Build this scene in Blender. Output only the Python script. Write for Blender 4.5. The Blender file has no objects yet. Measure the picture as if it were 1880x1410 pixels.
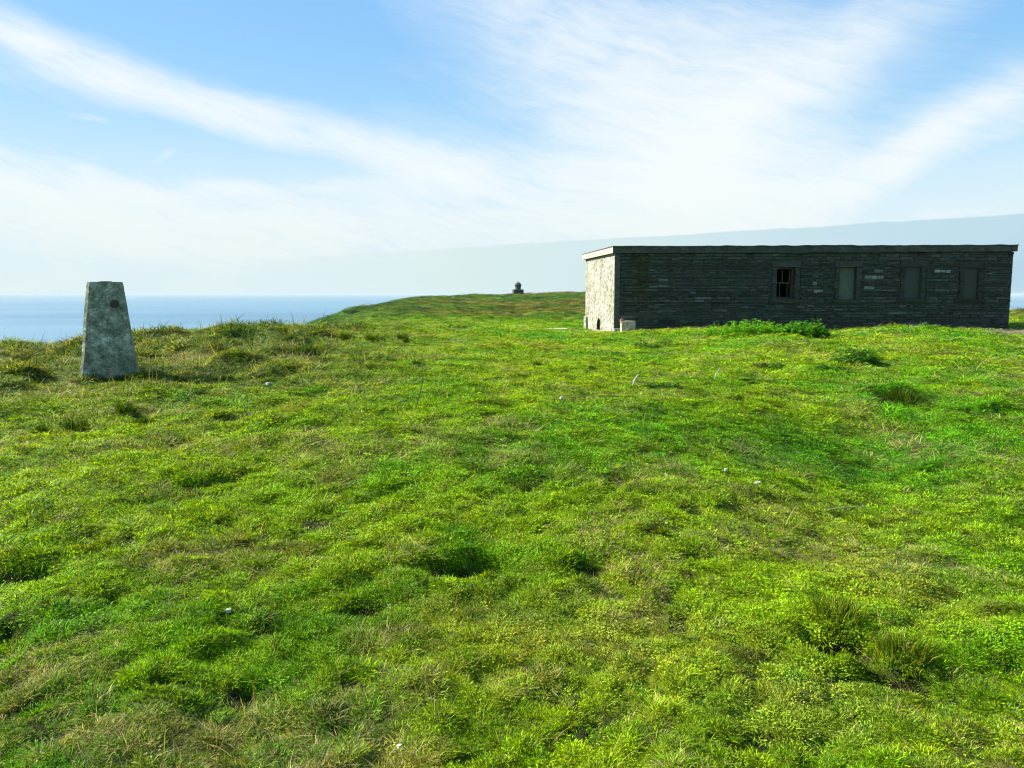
import bpy, bmesh, math, random
import numpy as np
from mathutils import Vector, Matrix

SC = bpy.context.scene
R = math.radians
random.seed(7)

# ------------------------------------------------------------------ camera
W_, H_ = 1880.0, 1410.0
FPX = 1465.0
HORIZ = 539.0
PITCH = math.atan((705.0 - HORIZ) / FPX)
EYE = 1.6
cam_d = bpy.data.cameras.new('camera')
cam = bpy.data.objects.new('camera', cam_d)
SC.collection.objects.link(cam)
cam.location = (0, 0, EYE)
cam.rotation_euler = (math.pi / 2 - PITCH, 0, 0)
cam_d.sensor_width = 36.0
cam_d.lens = 36.0 * FPX / W_
cam_d.clip_start = 0.05
cam_d.clip_end = 90000.0
SC.camera = cam

SUN_EL, SUN_AZ = R(38), R(-78)      # azimuth measured from +Y (into the picture) towards +X
SUN_STRENGTH = 5.0
SKY_STRENGTH = 0.085
EXPOSURE = 1.5
SC.view_settings.view_transform = 'Standard'
SC.view_settings.look = 'None'
SC.view_settings.gamma = 1.0
SC.view_settings.exposure = EXPOSURE


def ray(px, py):
    """horizontal slope pair (x per metre of depth, z per metre of depth) of a pixel of the photograph"""
    u = (px - 940.0) / FPX
    v = (705.0 - py) / FPX
    y = math.cos(PITCH) + v * math.sin(PITCH)
    z = -math.sin(PITCH) + v * math.cos(PITCH)
    return u / y, z / y


def azel(px, py):
    a, b = ray(px, py)
    return math.atan(a), math.atan2(b, math.hypot(1.0, a))


# ------------------------------------------------------------------ world
class E:
    """tiny expression builder over Math nodes"""
    nt = None
    def __init__(self, s): self.s = s
    @staticmethod
    def m(op, *a, clamp=False):
        n = E.nt.nodes.new('ShaderNodeMath'); n.operation = op; n.use_clamp = clamp
        for i, v in enumerate(a):
            if isinstance(v, E): E.nt.links.new(v.s, n.inputs[i])
            else: n.inputs[i].default_value = v
        return E(n.outputs[0])
    def __add__(s, o): return E.m('ADD', s, o)
    __radd__ = __add__
    def __sub__(s, o): return E.m('SUBTRACT', s, o)
    def __rsub__(s, o): return E.m('SUBTRACT', o, s)
    def __mul__(s, o): return E.m('MULTIPLY', s, o)
    __rmul__ = __mul__
    def __truediv__(s, o): return E.m('DIVIDE', s, o)


def sstep(x, a, b):
    n = E.nt.nodes.new('ShaderNodeMapRange'); n.interpolation_type = 'SMOOTHSTEP'
    for k, v in ((0, x), (1, a), (2, b)):
        if isinstance(v, E): E.nt.links.new(v.s, n.inputs[k])
        else: n.inputs[k].default_value = v
    return E(n.outputs[0])


def build_world():
    w = bpy.data.worlds.new('World'); SC.world = w; w.use_nodes = True
    nt = w.node_tree; nt.nodes.clear(); E.nt = nt
    N, L = nt.nodes.new, nt.links.new
    out = N('ShaderNodeOutputWorld'); bg = N('ShaderNodeBackground')
    bg.inputs[1].default_value = SKY_STRENGTH
    L(bg.outputs[0], out.inputs[0])
    sky = N('ShaderNodeTexSky'); sky.sky_type = 'NISHITA'; sky.sun_disc = False
    sky.sun_elevation = SUN_EL; sky.sun_rotation = SUN_AZ
    sky.air_density = 1.0; sky.dust_density = 0.5; sky.ozone_density = 2.0
    tc = N('ShaderNodeTexCoord'); sp = N('ShaderNodeSeparateXYZ'); L(tc.outputs['Generated'], sp.inputs[0])
    x, y, z = E(sp.outputs[0]), E(sp.outputs[1]), E(sp.outputs[2])
    az = E.m('ARCTAN2', x, y)
    el = E.m('ARCSINE', z)

    def noise(vx, vy, scale, detail=4, rough=.55, dist=0.0, off=0.0):
        c = N('ShaderNodeCombineXYZ'); L(vx.s, c.inputs[0]); L(vy.s, c.inputs[1]); c.inputs[2].default_value = off
        n = N('ShaderNodeTexNoise'); n.inputs['Scale'].default_value = scale
        n.inputs['Detail'].default_value = detail; n.inputs['Roughness'].default_value = rough
        n.inputs['Distortion'].default_value = dist
        L(c.outputs[0], n.inputs['Vector'])
        return E(n.outputs[0])

    def rot(a, b, ang):
        c, s = math.cos(ang), math.sin(ang)
        return a * c + b * s, b * c - a * s

    wx = noise(az, el, 5.0, 3, .5, 0, 1.3) - 0.5
    wy = noise(az, el, 6.0, 3, .5, 0, 7.1) - 0.5
    A = az + wx * 0.10
    B = el + wy * 0.045
    total = None

    def blob(px, py, rx, ry, deg, amp, p=1.0):
        """soft ellipse; deg counts clockwise in the picture"""
        nonlocal total
        a0, e0 = azel(px, py)
        dx, dy = A - a0, B - e0
        r = R(-deg)
        rx_, ry_ = rx / FPX, ry / FPX
        u, v = rot(dx, dy, r)
        u, v = u * (1 / rx_), v * (1 / ry_)
        d = u * u + v * v
        g = E.m('EXPONENT', d * -1.0) * amp
        total = g if total is None else total + g

    # streak from the upper left corner, sinking to the right
    for q in [(20, 62, 110, 22, 26, 1.0), (150, 112, 110, 24, 24, .95), (300, 165, 130, 26, 20, .85), (460, 212, 140, 26, 18, .8),
              (600, 245, 140, 24, 17, .7), (730, 280, 140, 25, 14, .6), (860, 320, 160, 50, 20, .55),
              (40, 130, 150, 40, 10, .3),
              # big bright mass over the middle
              (1250, 300, 230, 140, -35, 1.35), (1130, 200, 260, 120, 30, .5), (1460, 150, 230, 42, -24, .75), (1180, 60, 300, 80, 10, .42),
              (1060, 110, 260, 90, 40, .3), (1330, 390, 260, 90, -5, .9), (1540, 335, 300, 36, -25, .75), (1770, 232, 210, 28, -27, .8), (1880, 240, 90, 22, -20, .35),
              (1750, 395, 240, 22, -7, .7), (1000, 300, 120, 40, 5, .35),
              # low white mass at the left
              (40, 345, 220, 55, 8, .85), (150, 430, 420, 75, 5, 1.0), (520, 430, 380, 65, 4, .9), (850, 400, 330, 60, 0, .75), (330, 360, 170, 14, -3, .5),
              (500, 345, 120, 10, -6, .35), (315, 288, 26, 9, -20, .5), (180, 222, 36, 7, 5, .3), (700, 330, 220, 22, -3, .35)]:
        blob(*q)
    # fibrous break-up, drawn out along the streaks
    ra, rb = rot(A, B, R(-16))
    f1 = noise(ra * 1.0, rb * 5.5, 9.0, 7, .62, .3, 3.0)
    f2 = noise(A * 1.0, B * 2.4, 5.0, 6, .6, .5, 9.0)
    fib = (f1 * 0.9 + f2 * 0.9)
    f3 = noise(ra * 1.0, rb * 9.0, 22.0, 8, .68, .4, 6.0)
    cov = total * ((f1 * 0.9 + f2 * 0.8 + f3 * 0.45) * 1.75 - 1.00) + (f2 - 0.5) * 0.12 + (f3 - 0.5) * 0.10 - 0.03
    cov = 1.0 - E.m('EXPONENT', E.m('MAXIMUM', cov, 0.0) * -1.7)
    low = sstep(el, R(14), R(2))
    cov = E.m('MAXIMUM', cov, low * (0.42 + f2 * 0.6))
    cov = E.m('MINIMUM', cov, 1.0)

    # colours are divided by the background strength so that they are radiances
    k = 1.0 / SKY_STRENGTH / (2 ** EXPOSURE)
    def mixc(fac, c1, c2):
        n = N('ShaderNodeMix'); n.data_type = 'RGBA'; n.clamp_factor = True
        L(fac.s, n.inputs['Factor'])
        for i, c in ((6, c1), (7, c2)):
            if isinstance(c, tuple): n.inputs[i].default_value = (*c, 1)
            else: L(c, n.inputs[i])
        return n.outputs[2]
    hs = N('ShaderNodeHueSaturation'); hs.inputs['Saturation'].default_value = 1.0; hs.inputs['Value'].default_value = 1.0
    hs.inputs['Hue'].default_value = 0.5
    L(sky.outputs[0], hs.inputs['Color'])
    # a share of the clear sky is thin milky blue air
    base = mixc(E.m('ADD', sstep(el, R(30), R(6)) * 0.0, 0.80), hs.outputs[0], (0.235 * k, 0.545 * k, 0.92 * k))
    base = mixc(sstep(el, R(20), R(3)) * 0.75, base, (0.52 * k, 0.82 * k, 0.96 * k))
    white = mixc(sstep(el, R(9), R(0)), (0.93 * k, 0.985 * k, 1.0 * k), (0.86 * k, 0.93 * k, 0.91 * k))
    col = mixc(cov, base, white)
    # the grey bank of cloud lying on the horizon, its top climbing to the right
    pts = [azel(560, 470), azel(1100, 437), azel(1500, 414), azel(1880, 390)]
    co = np.polyfit([p[0] for p in pts], [p[1] for p in pts], 2)
    en = noise(az, el * 0.2, 26.0, 5, .6, 0, 4.0) - 0.5
    edge = az * az * float(co[0]) + az * float(co[1]) + float(co[2]) + en * 0.006
    bank = sstep(edge - el, 0.0, 0.0028) * sstep(az, azel(330, 500)[0], azel(1000, 500)[0])
    bl = sstep(el, R(6.5), R(0.3))
    bankc = mixc(sstep(az, azel(700, 500)[0], azel(1800, 500)[0]), (0.71 * k, 0.86 * k, 0.85 * k), (0.54 * k, 0.74 * k, 0.84 * k))
    bankc = mixc(bl * 0.5 * sstep(az, azel(1500, 500)[0], azel(1900, 500)[0]), bankc, (0.38 * k, 0.60 * k, 0.76 * k))
    bn = noise(az * 1.0, el * 3.0, 8.0, 4, .5, .3, 5.0)
    col = mixc(bank * (0.80 + bn * 0.25), col, bankc)
    L(col, bg.inputs[0])
    w.cycles.sampling_method = 'MANUAL'; w.cycles.sample_map_resolution = 512


build_world()
sd = bpy.data.lights.new('sun', 'SUN'); sun = bpy.data.objects.new('sun', sd); SC.collection.objects.link(sun)
sd.energy = SUN_STRENGTH; sd.angle = R(0.5); sd.color = (1.0, 0.95, 0.84)
sdir = Vector((math.sin(SUN_AZ) * math.cos(SUN_EL), math.cos(SUN_AZ) * math.cos(SUN_EL), math.sin(SUN_EL)))
sun.rotation_euler = sdir.to_track_quat('Z', 'Y').to_euler()
sun.location = sdir * 40

SC.cycles.use_adaptive_sampling = True
SC.cycles.adaptive_threshold = 0.01
SC.cycles.use_denoising = True
SC.cycles.filter_width = 1.2
SC.cycles.pixel_filter_type = 'BLACKMAN_HARRIS'
SC.cycles.sample_clamp_direct = 1.2
SC.cycles.sample_clamp_indirect = 0.6
SC.cycles.max_bounces = 6
SC.cycles.diffuse_bounces = 3
SC.cycles.glossy_bounces = 2
SC.cycles.transmission_bounces = 4
SC.cycles.volume_bounces = 0
SC.cycles.time_limit = 900

# ------------------------------------------------------------------ helpers
def tag(o, label=None, cat=None, group=None, kind=None):
    if label: o['label'] = label
    if cat: o['category'] = cat
    if group: o['group'] = group
    if kind: o['kind'] = kind
    return o


def link(name, me, mat=None, parent=None):
    o = bpy.data.objects.new(name, me)
    SC.collection.objects.link(o)
    if mat is not None and len(me.materials) == 0:
        me.materials.append(mat)
    if parent is not None: o.parent = parent
    return o


def from_bm(name, bm, mat=None, parent=None, smooth=False):
    me = bpy.data.meshes.new(name); bm.to_mesh(me); bm.free()
    if smooth:
        me.polygons.foreach_set('use_smooth', [True] * len(me.polygons))
    return link(name, me, mat, parent)


def from_np(name, V, F, mat=None, parent=None, smooth=False, cols=None):
    me = bpy.data.meshes.new(name)
    me.from_pydata([tuple(v) for v in V], [], [tuple(f) for f in F]); me.update()
    if smooth: me.polygons.foreach_set('use_smooth', [True] * len(me.polygons))
    if cols is not None:
        a = me.attributes.new('tint', 'FLOAT_COLOR', 'POINT')
        c = np.ones((len(V), 4), np.float32); c[:, :3] = cols
        a.data.foreach_set('color', c.ravel())
    return link(name, me, mat, parent)


def empty(name, loc, rz=0):
    o = bpy.data.objects.new(name, None); SC.collection.objects.link(o)
    o.location = loc; o.rotation_euler = (0, 0, rz); o.empty_display_size = .2
    return o


def box(bm, x0, x1, y0, y1, z0, z1, M=None, bev=0.0):
    r = bmesh.ops.create_cube(bm, size=1.0)
    vs = r['verts']
    for v in vs:
        v.co = Vector((x0 + (v.co.x + .5) * (x1 - x0), y0 + (v.co.y + .5) * (y1 - y0), z0 + (v.co.z + .5) * (z1 - z0)))
    if bev > 0:
        es = list({e for v in vs for e in v.link_edges})
        r = bmesh.ops.bevel(bm, geom=es, offset=bev, segments=1, affect='EDGES')
        vs = list({v for f in r['faces'] for v in f.verts} | {v for v in vs if v.is_valid})
    if M is not None:
        bmesh.ops.transform(bm, matrix=M, verts=[v for v in vs if v.is_valid])
    return vs


# value noise -------------------------------------------------------
def vnoise(x, y, seed=0):
    xi = np.floor(x).astype(np.int64); yi = np.floor(y).astype(np.int64)
    fx = x - xi; fy = y - yi
    fx = fx * fx * fx * (fx * (fx * 6 - 15) + 10); fy = fy * fy * fy * (fy * (fy * 6 - 15) + 10)
    def h(a, b):
        n = (a * 374761393 + b * 668265263 + seed * 144665) & 0xFFFFFFFF
        n = ((n ^ (n >> 13)) * 1274126177) & 0xFFFFFFFF
        n = ((n ^ (n >> 16)) * 2246822519) & 0xFFFFFFFF
        return ((n ^ (n >> 15)) & 0xFFFFFF) / float(0xFFFFFF)
    a, b, c, d = h(xi, yi), h(xi + 1, yi), h(xi, yi + 1), h(xi + 1, yi + 1)
    return (a * (1 - fx) + b * fx) * (1 - fy) + (c * (1 - fx) + d * fx) * fy


def fbm(x, y, seed=0, oct=4, gain=.5):
    s, a, t = 0, 1.0, 0.0
    for i in range(oct):
        s = s + a * vnoise(x * 2 ** i + 13.7 * i, y * 2 ** i + 5.1 * i, seed + i); t += a; a *= gain
    return s / t


def smooth(x, a, b):
    t = np.clip((x - a) / (b - a), 0, 1); return t * t * (3 - 2 * t)


# ------------------------------------------------------------------ terrain height
SEA_Z = -45.0
# (px, py, depth) that the bare ground passes through, read off the photograph
CTRL = [
    (-200, 1410, 2.45), (0, 1410, 2.5), (470, 1410, 2.55), (940, 1410, 2.58), (1400, 1410, 2.58), (1880, 1410, 2.55), (2100, 1410, 2.5),
    (0, 1100, 3.75), (470, 1100, 3.8), (940, 1100, 3.85), (1400, 1100, 3.9), (1880, 1100, 3.9),
    (0, 900, 5.2), (400, 900, 5.3), (940, 900, 5.5), (1300, 890, 5.9), (1600, 876, 7.7), (1880, 882, 7.0),
    (-100, 760, 7.5), (150, 760, 7.7), (500, 760, 7.7), (940, 750, 8.0), (1250, 760, 8.3), (1600, 740, 9.5), (1880, 750, 9.2),
    (200, 690, 10.2), (-100, 690, 10.2), (500, 680, 10.8), (800, 670, 11.5), (1100, 680, 12.0), (1400, 680, 12.2), (1700, 660, 13.2), (1900, 660, 13.2),
    (0, 654, 15), (300, 631, 15.5), (550, 625, 16), (800, 625, 17), (1050, 635, 18.5), (1300, 632, 16.8), (1550, 625, 16.8), (1700, 612, 17.0), (1880, 622, 19),
    (-150, 658, 18.5), (0, 642, 18.5), (150, 630, 19.5), (300, 612, 20.5), (450, 609, 21), (560, 606, 22), (700, 602, 24), (850, 600, 27), (1000, 606, 26),
    (1080, 610, 27), (1130, 612, 22.5), (1250, 611, 20.5), (1380, 609, 19.5), (1500, 611, 19), (1620, 606, 18.5), (1700, 599, 18.5), (1780, 606, 19.5), (1880, 612, 21.5),
    (1150, 608, 24.5), (1500, 615, 24), (1700, 612, 24), (1850, 606, 24), (1990, 605, 24),
    (1100, 600, 30), (1300, 596, 30), (1700, 596, 30), (1880, 594, 30), (2100, 594, 30),
    (700, 590, 40), (900, 594, 42), (1060, 592, 42),
    (565, 590, 60), (600, 580, 64), (650, 567, 72), (690, 558, 84), (630, 585, 52),  (760, 570, 68), (940, 572, 70), (1060, 568, 70),
    (700, 560, 95), (780, 556, 100), (860, 554, 105), (950, 552, 108), (1060, 548, 110), (1180, 546, 115), (700, 552, 120), (840, 547, 140), (950, 544, 150), (1080, 541, 155), (1150, 540, 160),
    (1880, 576, 62), (1700, 577, 62), (2100, 576, 62), (1880, 580, 42), (1700, 582, 42), (1400, 582, 42),
]
P, Z = [], []
def add_ctrl(px, py, d, dz=0):
    a, b = ray(px, py)
    P.append((math.atan(a), math.log(math.hypot(d, a * d)))); Z.append(EYE + b * d + dz)
for c in CTRL: add_ctrl(*c)
for azd in (-60, -45, -20, 0, 20, 45, 60):      # round the feet
    P.append((R(azd), math.log(1.0))); Z.append(0.02)
    P.append((R(azd), math.log(0.2))); Z.append(0.0)
# left: the ground rolls over and falls to the sea; right likewise farther off
for px, d, z in [(-300, 30, -2.8), (0, 30, -2.6), (300, 32, -2.2), (480, 35, -1.8), (-300, 60, -14), (0, 60, -13), (300, 62, -12), (450, 70, -9.5), (520, 66, -4.0),
                 (-300, 120, -46), (0, 120, -45), (300, 125, -42), (480, 140, -33), (540, 150, -24), (640, 210, -20),
                 (2200, 120, -9), (1880, 110, -7), (1500, 110, -6), (1300, 130, -2.5), (1880, 200, -40), (1500, 230, -35), (2200, 200, -40),
                 (700, 260, -16), (950, 280, -12), (1200, 280, -20), (700, 400, -55), (1000, 400, -55), (1300, 400, -55), (1880, 320, -60), (200, 260, -60), (-200, 260, -60), (2200, 330, -60)]:
    a, _ = ray(px, 600)
    P.append((math.atan(a), math.log(math.hypot(d, a * d)))); Z.append(z)
P = np.array(P); Z = np.array(Z)
SX, SY = 2.6, 1.0
PP = P * np.array([SX, SY])
def kern(r): return r
D = np.sqrt(((PP[:, None] - PP[None]) ** 2).sum(-1))
n_ = len(PP)
Amat = np.zeros((n_ + 3, n_ + 3)); Amat[:n_, :n_] = kern(D) - 0.0 * np.eye(n_)
Amat[:n_, n_] = 1; Amat[:n_, n_ + 1:] = PP; Amat[n_, :n_] = 1; Amat[n_ + 1:, :n_] = PP.T
sol = np.linalg.solve(Amat, np.concatenate([Z, np.zeros(3)]))
EPS = 0.12
def kern_eval(r): return np.sqrt(r * r + 0.05 ** 2)


def base_h(x, y):
    az = np.clip(np.arctan2(x, y), -1.05, 1.05); lr = np.log(np.maximum(np.hypot(x, y), 0.2))
    out = np.zeros(x.shape)
    for i in range(n_):
        r = np.sqrt((az * SX - PP[i, 0]) ** 2 + (lr * SY - PP[i, 1]) ** 2)
        out += sol[i] * kern_eval(r)
    return out + sol[n_] + az * SX * sol[n_ + 1] + lr * SY * sol[n_ + 2]


def on_ground_px(px, py, d):
    a, b = ray(px, py)
    return a * d, d


# local forms: (px, py, half width m along, half depth m, height m, rotation deg)
def hit(px, py):
    """where the view ray of a photo pixel meets the base ground"""
    a, b = ray(px, py)
    ds = np.exp(np.linspace(math.log(1.5), math.log(200), 900))
    h = base_h(a * ds, ds)
    diff = (EYE + b * ds) - h
    k = np.argmax(diff < 0)
    if k == 0: k = len(ds) - 1
    return a * ds[k], ds[k]


HOLES = [  # px, py, half length (px), half depth (px along ground), lip height, pit depth, tilt
    (850, 1043, 84, 12, .075, .11, 14), (1080, 1055, 46, 11, .04, .07, 22), (1545, 1178, 60, 24, .05, .11, -10), (1650, 1230, 60, 26, .06, .11, -20), (1560, 1240, 40, 10, .02, .04, 15),
    (30, 1045, 50, 14, .05, .07, 10), (15, 1160, 50, 22, .05, .09, 20), (965, 885, 34, 8, .03, .05, -20), (575, 950, 50, 12, .03, .02, -10),
    (480, 1165, 50, 12, .02, .025, 10), (1190, 985, 16, 8, .02, .02, 0), (430, 1280, 50, 16, .03, .025, 20),
    (40, 1310, 50, 18, .03, .035, 25), (660, 1120, 50, 10, .025, .02, 25), (1660, 735, 60, 7, .07, .06, 10), (1852, 760, 34, 8, .10, .12, 12),
]
TUS = [(230, 756, 56, 26, 'dark grass tussock below and right of the survey pillar'), (140, 780, 62, 28, 'dark grass tussock below the survey pillar, nearest of those on the left'),
       (75, 786, 30, 14, 'small dark tussock near the left edge of the picture'), (425, 640, 50, 15, 'wide low tussock on the left rise'), (462, 628, 26, 14, 'small tussock just above the wide low one on the left rise'),
       (635, 622, 46, 15, 'tussock on the rise, left one of a close pair'), (685, 628, 56, 18, 'tussock on the rise, right one of a close pair'), (738, 628, 40, 16, 'pointed dark tussock right of the close pair on the rise'),
       (665, 652, 44, 13, 'dark tussock directly below the close pair'), (492, 690, 56, 14, 'flat dark tussock between the survey pillar and the middle of the slope'), (325, 694, 34, 18, 'narrow dark tussock just right of the survey pillar'),
       (265, 772, 44, 13, 'low tussock right of the two dark ones below the survey pillar'), (405, 766, 46, 14, 'tussock with dry tips left of the middle slope'), (765, 668, 16, 14, 'small dark round tussock in the centre of the upper slope'),
       (520, 612, 30, 12, 'small tussock near the crest of the left rise'), (590, 660, 40, 11, 'low tussock below the left rise'), (55, 655, 40, 12, 'brownish tussock left of the survey pillar'), (985, 668, 40, 11, 'brown tussock right of the slope centre'),
       (960, 890, 70, 22, 'ragged green tussock in the middle of the slope'), (1655, 738, 110, 26, 'broad dry topped tussock on the right slope'), (1530, 1150, 170, 40, 'long bladed tussock hanging over a dark hollow at lower right'),
       (1655, 1212, 180, 42, 'half dry tussock over the lower of the two hollows at lower right'),
       (1215, 985, 40, 14, 'small dark green tuft right of the middle foreground')]
for (px, py, wpx, hpx, lab) in TUS:
    if wpx <= 62 and py < 800: HOLES.append((px + 4, py + 3, wpx * .42, 4, .04, .07, 4))  # dark pit at the tussock's near foot, painting in its shadow
HW = []
for (px, py, hl, hd, lip, pit, tilt) in HOLES:
    x0, y0 = hit(px, py); x1, y1 = hit(px, py + hd)
    HW.append((x0, y0, hl / FPX * math.hypot(x0, y0), max(0.05, abs(y0 - y1)), lip, pit, R(tilt)))


def holes_at(x, y):
    """(height change, mask of bare earth plus painted-in hollow shade)"""
    dz = np.zeros(x.shape); soil_shade = np.zeros(x.shape)
    for (x0, y0, lx, ly, lip, pit, t) in HW:
        m = (np.abs(x - x0) < 3 * lx + .3) & (np.abs(y - y0) < 3 * ly + lx + .3)
        if not m.any(): continue
        X, Y = x[m] - x0, y[m] - y0
        X, Y = X * math.cos(t) + Y * math.sin(t), -X * math.sin(t) + Y * math.cos(t)
        w = (fbm(x[m] * 9, y[m] * 9, 77, 2) - .5) * .6
        gx = np.exp(-(np.abs(X / lx) ** 3))
        u = Y / ly + w
        p = np.exp(-(np.abs(u) ** 2.2)) * gx
        l = np.exp(-((u - 1.35) / .75) ** 2) * gx
        dz[m] += lip * l * 1.0 - pit * p
        soil_shade[m] = np.maximum(soil_shade[m], smooth(p, .45, .8))
    return dz, soil_shade


def divots(x, y):
    r = np.hypot(x, y); k = 1 / (1 + smooth(r, 6, 16) * .9)
    return smooth(fbm(x * 4.6 + 40, y * 5.2, 61, 3), .69, .74) * smooth(r, 1.5, 2.5) * smooth(-r, -60, -30)


def rough_h(x, y):
    r = np.hypot(x, y); az = np.arctan2(x, y)
    near = smooth(r, 0.8, 3.0)
    f = np.minimum(1.0, r / 9.0)
    h = (fbm(x * .55, y * .7, 3, 3) - .5) * 0.16 * near * np.clip(r / 8, .35, 1)
    h += (fbm(x * 1.9 + y * .6, y * 2.6 - x * 1.1, 11, 3) - .5) * 0.060 * near
    h += (fbm(x * 7, y * 7, 21, 3) - .5) * 0.065 * near
    h += (fbm(x * 19, y * 19, 23, 2) - .5) * .032 * near * smooth(-r, -14, -7)
    u, v = x * .53 + y * .85, x * .85 - y * .53         # low ridges running up the slope to the right
    h += (fbm(u * .55, v * 2.4, 51, 3) - .5) * .085 * near * smooth(-r, -16, -9)
    h -= divots(x, y) * .035
    # rougher tussocky ground on the left and beyond
    lm = smooth(-az, 0.10, 0.30) * smooth(r, 8, 11)
    h += np.maximum(fbm(x * 1.5, y * 1.5, 31, 3) - .5, 0) * 0.55 * lm - .06 * lm
    fm = smooth(r, 25, 40)
    h += (fbm(x * .3, y * .3, 41, 4) - .5) * .5 * fm + (fbm(x * 1.1, y * .6, 47, 3) - .5) * .40 * fm
    # flatten round the building
    return h


BA = (3.11, 24.0)
def bld_mask(x, y):
    return smooth(x, 2.2, 3.0) * smooth(-x, -17.5, -16.2) * smooth(y, 22.0, 23.4) * smooth(-y, -30.5, -29.4)


def height(x, y):
    x = np.asarray(x, float); y = np.asarray(y, float)
    b = base_h(x, y)
    dz, soil_shade = holes_at(x, y)
    return b + rough_h(x, y) * (1 - .85 * bld_mask(x, y)) + dz


def gz(x, y): return float(height(np.array([x]), np.array([y]))[0])


# ------------------------------------------------------------------ colour of the turf
PATCHES = []      # stretches of lush, yellowing, dark or dry grass: centre, reach in metres, kind, strength
for (px, py, rx, ry, kc, st) in ((1500, 850, 380, 60, 0, .9), (1600, 880, 160, 35, 2, .7), (1000, 840, 330, 45, 0, .7), (300, 850, 300, 80, 1, .8), (150, 1010, 200, 60, 1, .6), (1500, 660, 330, 25, 1, .7),
        (450, 1350, 230, 55, 3, .95), (1080, 1170, 230, 60, 3, .55), (1660, 1060, 110, 40, 3, .7), (1500, 1280, 220, 60, 3, .6), (850, 1120, 120, 30, 3, .5), (1500, 960, 160, 25, 3, .5),
        (330, 1190, 260, 90, 0, .6), (60, 1330, 120, 80, 2, .7), (480, 1150, 160, 25, 2, .7), (620, 1330, 130, 60, 2, .6), (980, 880, 60, 20, 2, .6), (1800, 1050, 130, 80, 0, .6), (1250, 940, 200, 40, 1, .6), (930, 1330, 100, 50, 2, .5),
        (1800, 760, 150, 40, 0, .5), (700, 930, 200, 30, 1, .6), (700, 1080, 200, 25, 2, .45), (1750, 1250, 120, 60, 2, .4)):
    x0, y0 = hit(px, py); x1, y1 = hit(px, py - ry)
    PATCHES.append((x0, y0, rx / FPX * math.hypot(x0, y0), abs(y1 - y0), kc, st))
def lerp(a, b, t): return a + (b - a) * t[..., None]
def ground_col(x, y):
    r = np.hypot(x, y); az = np.arctan2(x, y)
    lush = np.array([.092, .305, .002]); yel = np.array([.250, .385, .003]); dark = np.array([.040, .160, .003]); straw = np.array([.36, .33, .06]); brown = np.array([.075, .055, .018])
    n1 = fbm(x * .9 + 3, y * .9, 101, 3); n2 = fbm(x * 2.6, y * 3.2, 103, 3); n3 = fbm(x * 9, y * 9, 107, 3); n4 = fbm(x * .35, y * .35, 109, 2)
    c = lerp(np.broadcast_to(lush, x.shape + (3,)), yel, smooth(n1 * .5 + n2 * .35 + n4 * .35, .40, .66))
    c = lerp(c, dark, smooth(n2 * .6 + n3 * .4, .60, .76) * .6)
    nearm = smooth(-r, -7.5, -3.0)
    c = lerp(c, straw, smooth(fbm(x * 1.7, y * 1.9, 113, 3) * .6 + n3 * .4, .56, .70) * (.16 + .45 * nearm))
    for (x0, y0, lx, ly, kc, st) in PATCHES:
        w = np.exp(-(((x - x0) / lx) ** 2 + ((y - y0) / ly) ** 2) * (1.6 - 1.2 * n2)) * st
        c = lerp(c, (lush, yel, dark, straw)[kc], np.clip(w * (.35 + 1.1 * n3), 0, .9))
    c = lerp(c, brown, smooth(fbm(x * 6, y * 6, 117, 3), .66, .78) * .6)
    u, v = x * .53 + y * .85, x * .85 - y * .53
    c = lerp(c, dark * 1.25, smooth(fbm(u * .6, v * 2.3, 53, 4), .55, .70) * .40 * smooth(-r, -16, -9))
    # left rise: longer, duller grass
    lm = smooth(-az, 0.06, 0.30) * smooth(r, 7.0, 11.5)
    ol = lerp(np.broadcast_to(np.array([.11, .165, .018]), x.shape + (3,)), np.array([.25, .24, .08]), smooth(n2 * .6 + n3 * .4, .42, .62))
    c = lerp(c, ol, lm * .82)
    # hill beyond
    fm = smooth(r, 24, 60)
    hc = lerp(np.broadcast_to(np.array([.085, .165, .010]), x.shape + (3,)), np.array([.150, .150, .022]), smooth(fbm(x * .10, y * .06, 131, 3), .42, .58))
    hc = lerp(hc, np.array([.050, .15, .012]), smooth(fbm(x * .16, y * .12, 137, 4), .52, .66))
    hc = lerp(hc, np.array([.02, .03, .010]), smooth(fbm(x * .9, y * .5, 139, 4), .60, .70) * .8)
    c = lerp(c, hc, fm)
    # worn gravelly ground by the right end of the building
    gm = smooth(x / np.maximum(y, 1), .54, .63) * smooth(y, 15.5, 19.5) * smooth(-y, -25, -24.2) * smooth(fbm(x * 1.2, y * 1.5, 151, 3) + .25 * smooth(y, 19, 21.5), .45, .62) * smooth(x, 8, 9)
    c = lerp(c, np.array([.30, .26, .21]), gm * .9)
    return np.clip(c, 0, 1), gm


# ------------------------------------------------------------------ materials
def mat(name):
    m = bpy.data.materials.new(name); m.use_nodes = True; m.node_tree.nodes.clear()
    o = m.node_tree.nodes.new('ShaderNodeOutputMaterial')
    return m, m.node_tree, o


def tex_noise(nt, vec, scale, detail=4, rough=.55):
    n = nt.nodes.new('ShaderNodeTexNoise'); n.inputs['Scale'].default_value = scale
    n.inputs['Detail'].default_value = detail; n.inputs['Roughness'].default_value = rough
    if vec is not None: nt.links.new(vec, n.inputs['Vector'])
    return n


def ramp(nt, fac, stops):
    r = nt.nodes.new('ShaderNodeValToRGB'); cr = r.color_ramp
    while len(cr.elements) < len(stops): cr.elements.new(.5)
    for e, (p, c) in zip(cr.elements, stops):
        e.position = p; e.color = (*c, 1) if len(c) == 3 else c
    nt.links.new(fac, r.inputs[0]); return r.outputs[0]


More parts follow.
